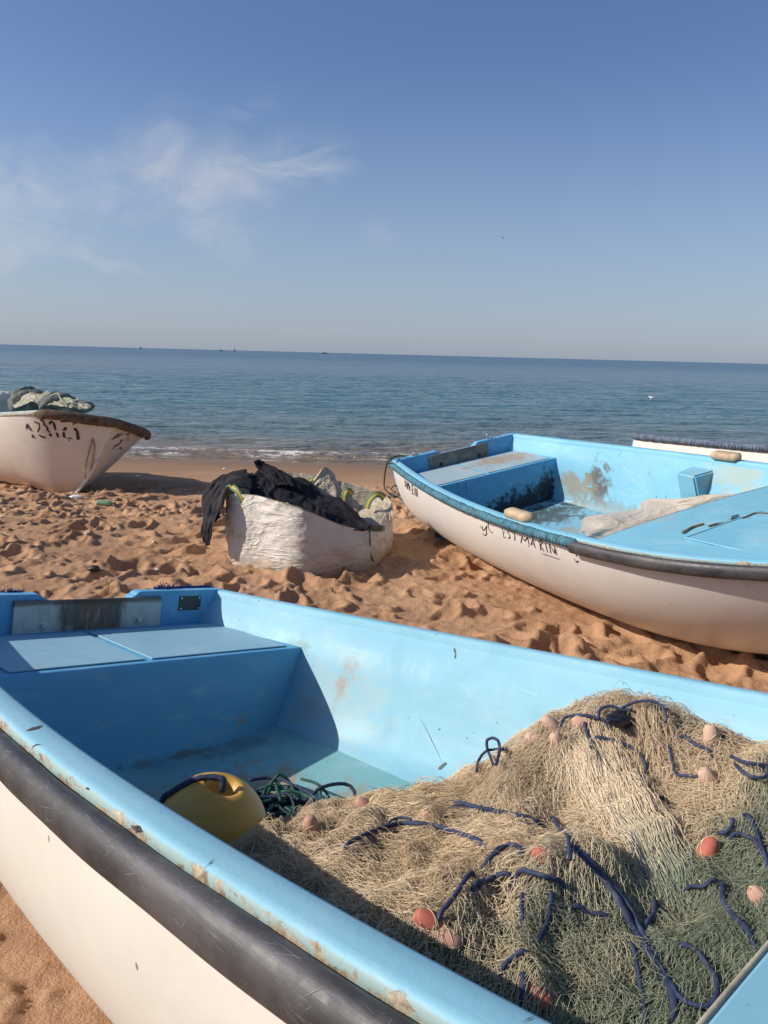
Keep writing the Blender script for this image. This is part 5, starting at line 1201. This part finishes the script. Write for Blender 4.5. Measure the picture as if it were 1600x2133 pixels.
# ------------------------------------------------------------------ cargo in the other boats
M_sack = woven('dirty_canvas', (.50, .435, .355), (.30, .26, .20), .6, .45)
def ml(u, v, z): return MBt.toW(MBt.hit((u, v), 2, z))
S1 = [ml(*q) for q in [(1205, 1105, .27), (1218, 1078, .36), (1255, 1071, .40), (1324, 1061, .42), (1345, 1040, .46), (1427, 1038, .52), (1465, 1031, .58), (1514, 1030, .66), (1566, 1029, .74)]]
S2 = [ml(*q) for q in [(1216, 1112, .27), (1235, 1098, .38), (1275, 1088, .42), (1330, 1078, .43), (1375, 1062, .44), (1430, 1053, .47), (1475, 1046, .54), (1520, 1040, .62), (1570, 1032, .73)]]
S3 = [ml(*q) for q in [(1228, 1118, .27), (1255, 1120, .30), (1300, 1122, .33), (1360, 1108, .35), (1420, 1090, .38), (1470, 1075, .43), (1510, 1060, .50), (1550, 1048, .58), (1585, 1036, .70)]]
sk = patch('canvas_sheet', [S1, S2, S3], M_sack, None, wr=.016, seed=52, freq=(2, 6), nu=120, nv=50); tag(sk, 'crumpled off-white canvas sheet lying on the floor of the boat behind', 'canvas')
M_bl = simple('grey_sacking', (.13, .145, .12), .9, .4, 12, .8, .02, 30, (.32, .30, .25), .7)
def sack(u, v, wpx, hpx, mat, label, seed, t_):
    c_ = LB.hit((u, v), 1, t_); w_ = wpx / F * np.linalg.norm(LB.toW(c_) - CP); h_ = hpx / F * np.linalg.norm(LB.toW(c_) - CP)
    o = crumple('cargo_sack', (0, 0, 0), w_ * .9, w_ * .7, h_, mat, None, seed, 60); o.location = Vector(LB.toW(c_)); o.rotation_euler = (0, 0, rng.uniform(0, 3)); tag(o, label, 'sack', 'sacks in the left boat'); return o
M_wsack = woven('white_sack', (.66, .62, .55), (.36, .33, .28), .4)
sack(4, 848, 44, 32, M_wsack, 'plump white sack at the left edge of the left boat', 61, .1)
sack(62, 838, 42, 26, M_bl, 'grey crumpled sack beside the white one in the left boat', 62, .1); sack(122, 842, 42, 22, M_bl, 'lumpy grey bundle in the middle of the left boat load', 66, .0); sack(165, 848, 32, 12, M_bl, 'low dark bundle nearest the bow of the left boat', 67, .0)
tp = patch('tarpaulin', [[LB.toW(LB.hit(q, 1, .25)) for q in ((18, 826), (60, 818), (105, 820), (150, 830), (185, 840))], [LB.toW(LB.hit(q, 1, .0)) for q in ((20, 832), (60, 820), (105, 824), (152, 834), (190, 845))], [LB.toW(LB.hit(q, 1, -.22)) for q in ((30, 850), (70, 838), (110, 842), (150, 846), (180, 850))]], simple('tarpaulin_cloth', (.30, .285, .205), .85, .4, 10, .7, .015, 26, (.10, .12, .09), .8), None, wr=.05, seed=71, freq=(4, 8), nu=90)
tag(tp, 'grey crumpled tarpaulin over the load in the left boat', 'tarpaulin')
ln_ = [LB.toW(LB.hit(q, 1, -.30)) for q in ((104, 826), (120, 820), (128, 832), (142, 848))]; o0 = np.mean(ln_, axis=0)
rp_ = rope_mesh('load_strap', [p - o0 for p in ln_], .014, simple('strap_fibre', (.24, .24, .19), .8)); rp_.location = Vector(o0); tag(rp_, 'pale strap across the load in the left boat', 'strap')
# stern line of the middle boat
q3 = lambda x, y: (780 + x / 3.478, 880 + y / 3.478)
pl_ = [MBt.toW((.02, -.5, .74)), MBt.toW((-.01, -.56, .745)), MBt.toW((-.015, -.655, .70))]
g_ = [on_sand(*q3(*p)) + np.array([0, 0, .012]) for p in ((92, 505), (120, 535), (165, 542), (205, 512), (190, 470), (150, 462), (115, 490))]
mid_ = pl_[-1] * .5 + g_[0] * .5 + np.array([-.03, 0, -.06])
rope_mesh('stern_line', [MBt.toL(p) for p in pl_ + [mid_] + g_], .0075, M_greenrope, MBt.o)

# ------------------------------------------------------------------ litter
def on(u, v, dz=0.0): p = on_sand(u, v); p[2] += dz; return p
M_scr = simple('dark_scrap', (.020, .022, .026), .45, .4, 30)
p = on(196, 1190, .018); o = crumple('plastic_scrap', (0, 0, 0), .042, .03, .024, M_scr, None, 83, 16); o.location = Vector(p); tag(o, 'small black plastic scrap half buried in the trampled sand', 'litter')
p = on(160, 1039, .02); o = crumple('plastic_bag', (0, 0, 0), .08, .05, .025, simple('clear_film', (.75, .75, .73), .3, .1, 20, .5, .01, 30), None, 86, 40); o.location = Vector(p); tag(o, 'crumpled white plastic bag at the foot of the left boat stem', 'litter')
p = on(222, 1052, .02); bt = empty('bottle', p); tag(bt, 'small green bottle lying on the sand right of the left boat', 'bottle')
pr_ = [(0, -.10), (.028, -.10), (.031, -.09), (.031, .02), (.026, .045), (.012, .065), (.011, .09), (0, .09)]; a = np.linspace(0, 2 * math.pi, 16, endpoint=False)
mk('bottle_body', np.array([[(z_, r_ * math.cos(q), r_ * math.sin(q)) for q in a] for r_, z_ in pr_]).reshape(-1, 3), grid_faces(8, 16, True), simple('green_glass', (.22, .36, .20), .2, .2), bt)
mk('bottle_cap', np.array([[(z_, r_ * math.cos(q), r_ * math.sin(q)) for q in a] for r_, z_ in [(0, .082), (.014, .082), (.014, .098), (0, .098)]]).reshape(-1, 3), grid_faces(4, 16, True), M_scr, bt)
M_shell = simple('bleached_shell', (.72, .66, .56), .6, .15, 40)
for (u, v, sz) in [(328, 1188, .018), (180, 1112, .014), (3, 1078, .02), (560, 1250, .012), (180, 1058, .016), (320, 1130, .014), (468, 978, .03), (430, 1020, .012), (1130, 1215, .014), (90, 1058, .014), (270, 1100, .011), (840, 1320, .012)]:
    p = on(u, v, sz * .4); o = crumple('pebble', (0, 0, 0), sz, sz * .75, sz * .5, M_shell, None, int(rng.integers(1, 400)), 12); o.location = Vector(p); tag(o, 'pale pebble or shell bit lying on the sand', 'pebble', 'pale bits on the sand')

# ------------------------------------------------------------------ gulls and ships
def bird(name, loc, span, up, mat, mat2, label, head, fold=False):
    o = empty(name, loc); o.rotation_euler = (0, 0, head); tag(o, label, 'bird'); L_ = span * .42
    xs = np.array([-.5, -.42, -.3, -.1, .1, .25, .36, .44, .5]); rr = np.array([.012, .05, .10, .15, .15, .12, .085, .07, .012]) * (1.4 if fold else 1)
    zz = np.array([.04, .03, .0, -.02, -.01, .03, .09 if fold else .04, .13 if fold else .05, .12 if fold else .04]) * 1.6
    a = np.linspace(0, 2 * math.pi, 12, endpoint=False)
    mk('bird_body', np.array([[(x * L_, r_ * L_ * math.cos(q), z_ * L_ + r_ * L_ * math.sin(q)) for q in a] for x, r_, z_ in zip(xs, rr, zz)]).reshape(-1, 3), grid_faces(9, 12, True), mat, o)
    for sg in (-1, 1):
        st = np.linspace(0, 1, 12); V = []
        for f in st:
            if fold: y, z, ch, x0 = sg * (.13 + .05 * math.sin(f * 3.1)) * L_, (.10 - .12 * f) * L_, .16 * (1 - f * .7) * L_, (.20 - .75 * f) * L_
            else: y = sg * span * .5 * f * math.cos(up * (1 - .4 * f)); z = span * .5 * (math.sin(up) * min(f, .45) + math.sin(up * .3) * max(0, f - .45)); ch = span * .15 * (1 - f**2 * .8); x0 = span * (.03 + .08 * f - .16 * f * f)
            for k, th in ((0, .0), (.3, .02), (.7, .012), (1, 0), (.7, -.006), (.3, -.01)): V.append((x0 + ch * (.5 - k), y, z + th * span))
        mk('wing', V, grid_faces(12, 6, True), mat2, o)
    bm = MB(); bm.prism([(-.025 * L_, -.02 * L_), (.025 * L_, -.02 * L_), (.025 * L_, .02 * L_), (-.025 * L_, .02 * L_)], 0, .0, .10 * L_); b_ = bm.build('beak', M_beak, o); b_.location = (.48 * L_, 0, (.13 if fold else .05) * 1.6 * L_)
    return o
M_beak = simple('beak', (.35, .20, .05), .5, .1); M_gw = simple('gull_white', (.82, .82, .80), .6, .05); M_gg = simple('gull_grey', (.35, .36, .38), .7, .1); M_gd = simple('dark_feather', (.05, .055, .06), .8, .2)
bird('flying_bird', CP + ray(1047, 496) * 95, .8, 1.0, M_gd, M_gd, 'small dark bird flying high over the sea', R(65))
d = ray(1357, 832); k_ = (SEA_Z - H) / d[2]; bird('floating_gull', CP + d * k_ + np.array([0, 0, .10]), .78, .2, M_gw, M_gg, 'white gull floating on the sea behind the boats', R(160), True)
M_shipd, M_shipw = simple('ship_dark', (.10, .11, .13), .6, .2), simple('ship_white', (.75, .75, .74), .6, .1)
def ship(u, dist, ln, h, mh, mc, label, head):
    d = ray(u, 737.5 + (u - 800) * math.tan(ROLL)); p = np.array([d[0] / d[1] * dist, dist, SEA_Z]); o = empty('fishing_vessel', p); o.rotation_euler = (0, 0, head); tag(o, label, 'ship', 'vessels on the horizon')
    mb = MB(); st = [(-.5, .10, .30), (-.3, .13, .26), (.1, .14, .25), (.35, .09, .32), (.5, .005, .42)]; V = []
    for x, b, z in st: V += [(x * ln, -b * ln, z * h), (x * ln, -b * ln * .7, -.1 * h), (x * ln, b * ln * .7, -.1 * h), (x * ln, b * ln, z * h)]
    mb.add(V, grid_faces(5, 4, True).tolist() + [(0, 1, 2, 3), (16, 19, 18, 17)]); mb.build('ship_hull', mh, o)
    mb = MB(); mb.prism([(-.36 * ln, .22 * h), (-.05 * ln, .22 * h), (-.08 * ln, .66 * h), (-.32 * ln, .66 * h)], 1, -.09 * ln, .09 * ln, .02 * ln); mb.build('wheelhouse', mc, o)
    mb = MB(); V_, F_ = tube(np.array([(-.2 * ln, 0, .6 * h), (-.2 * ln, 0, 1.0 * h)]), .018 * ln, 8); mb.add(V_, F_); mb.build('mast', mh, o); mb = MB(); V_, F_ = tube(np.array([(.2 * ln, 0, .25 * h), (.2 * ln, 0, .75 * h)]), .015 * ln, 8); mb.add(V_, F_); mb.build('mast', mh, o)
ship(293, 1500, 7, 5.0, M_shipd, M_shipd, 'dark vessel furthest left on the horizon', 1.4); ship(461, 1500, 8, 5, M_shipd, M_shipw, 'small vessel with a white wheelhouse on the horizon, left one of a close pair', .4); ship(489, 1500, 6.5, 6, M_shipd, M_shipd, 'dark vessel on the horizon, right one of a close pair', 1.2); ship(612, 1500, 7, 4.5, M_shipw, M_shipw, 'bright white boat on the horizon', .3); ship(677, 1500, 10, 4.5, M_shipd, M_shipd, 'dark vessel furthest right on the horizon', .1)
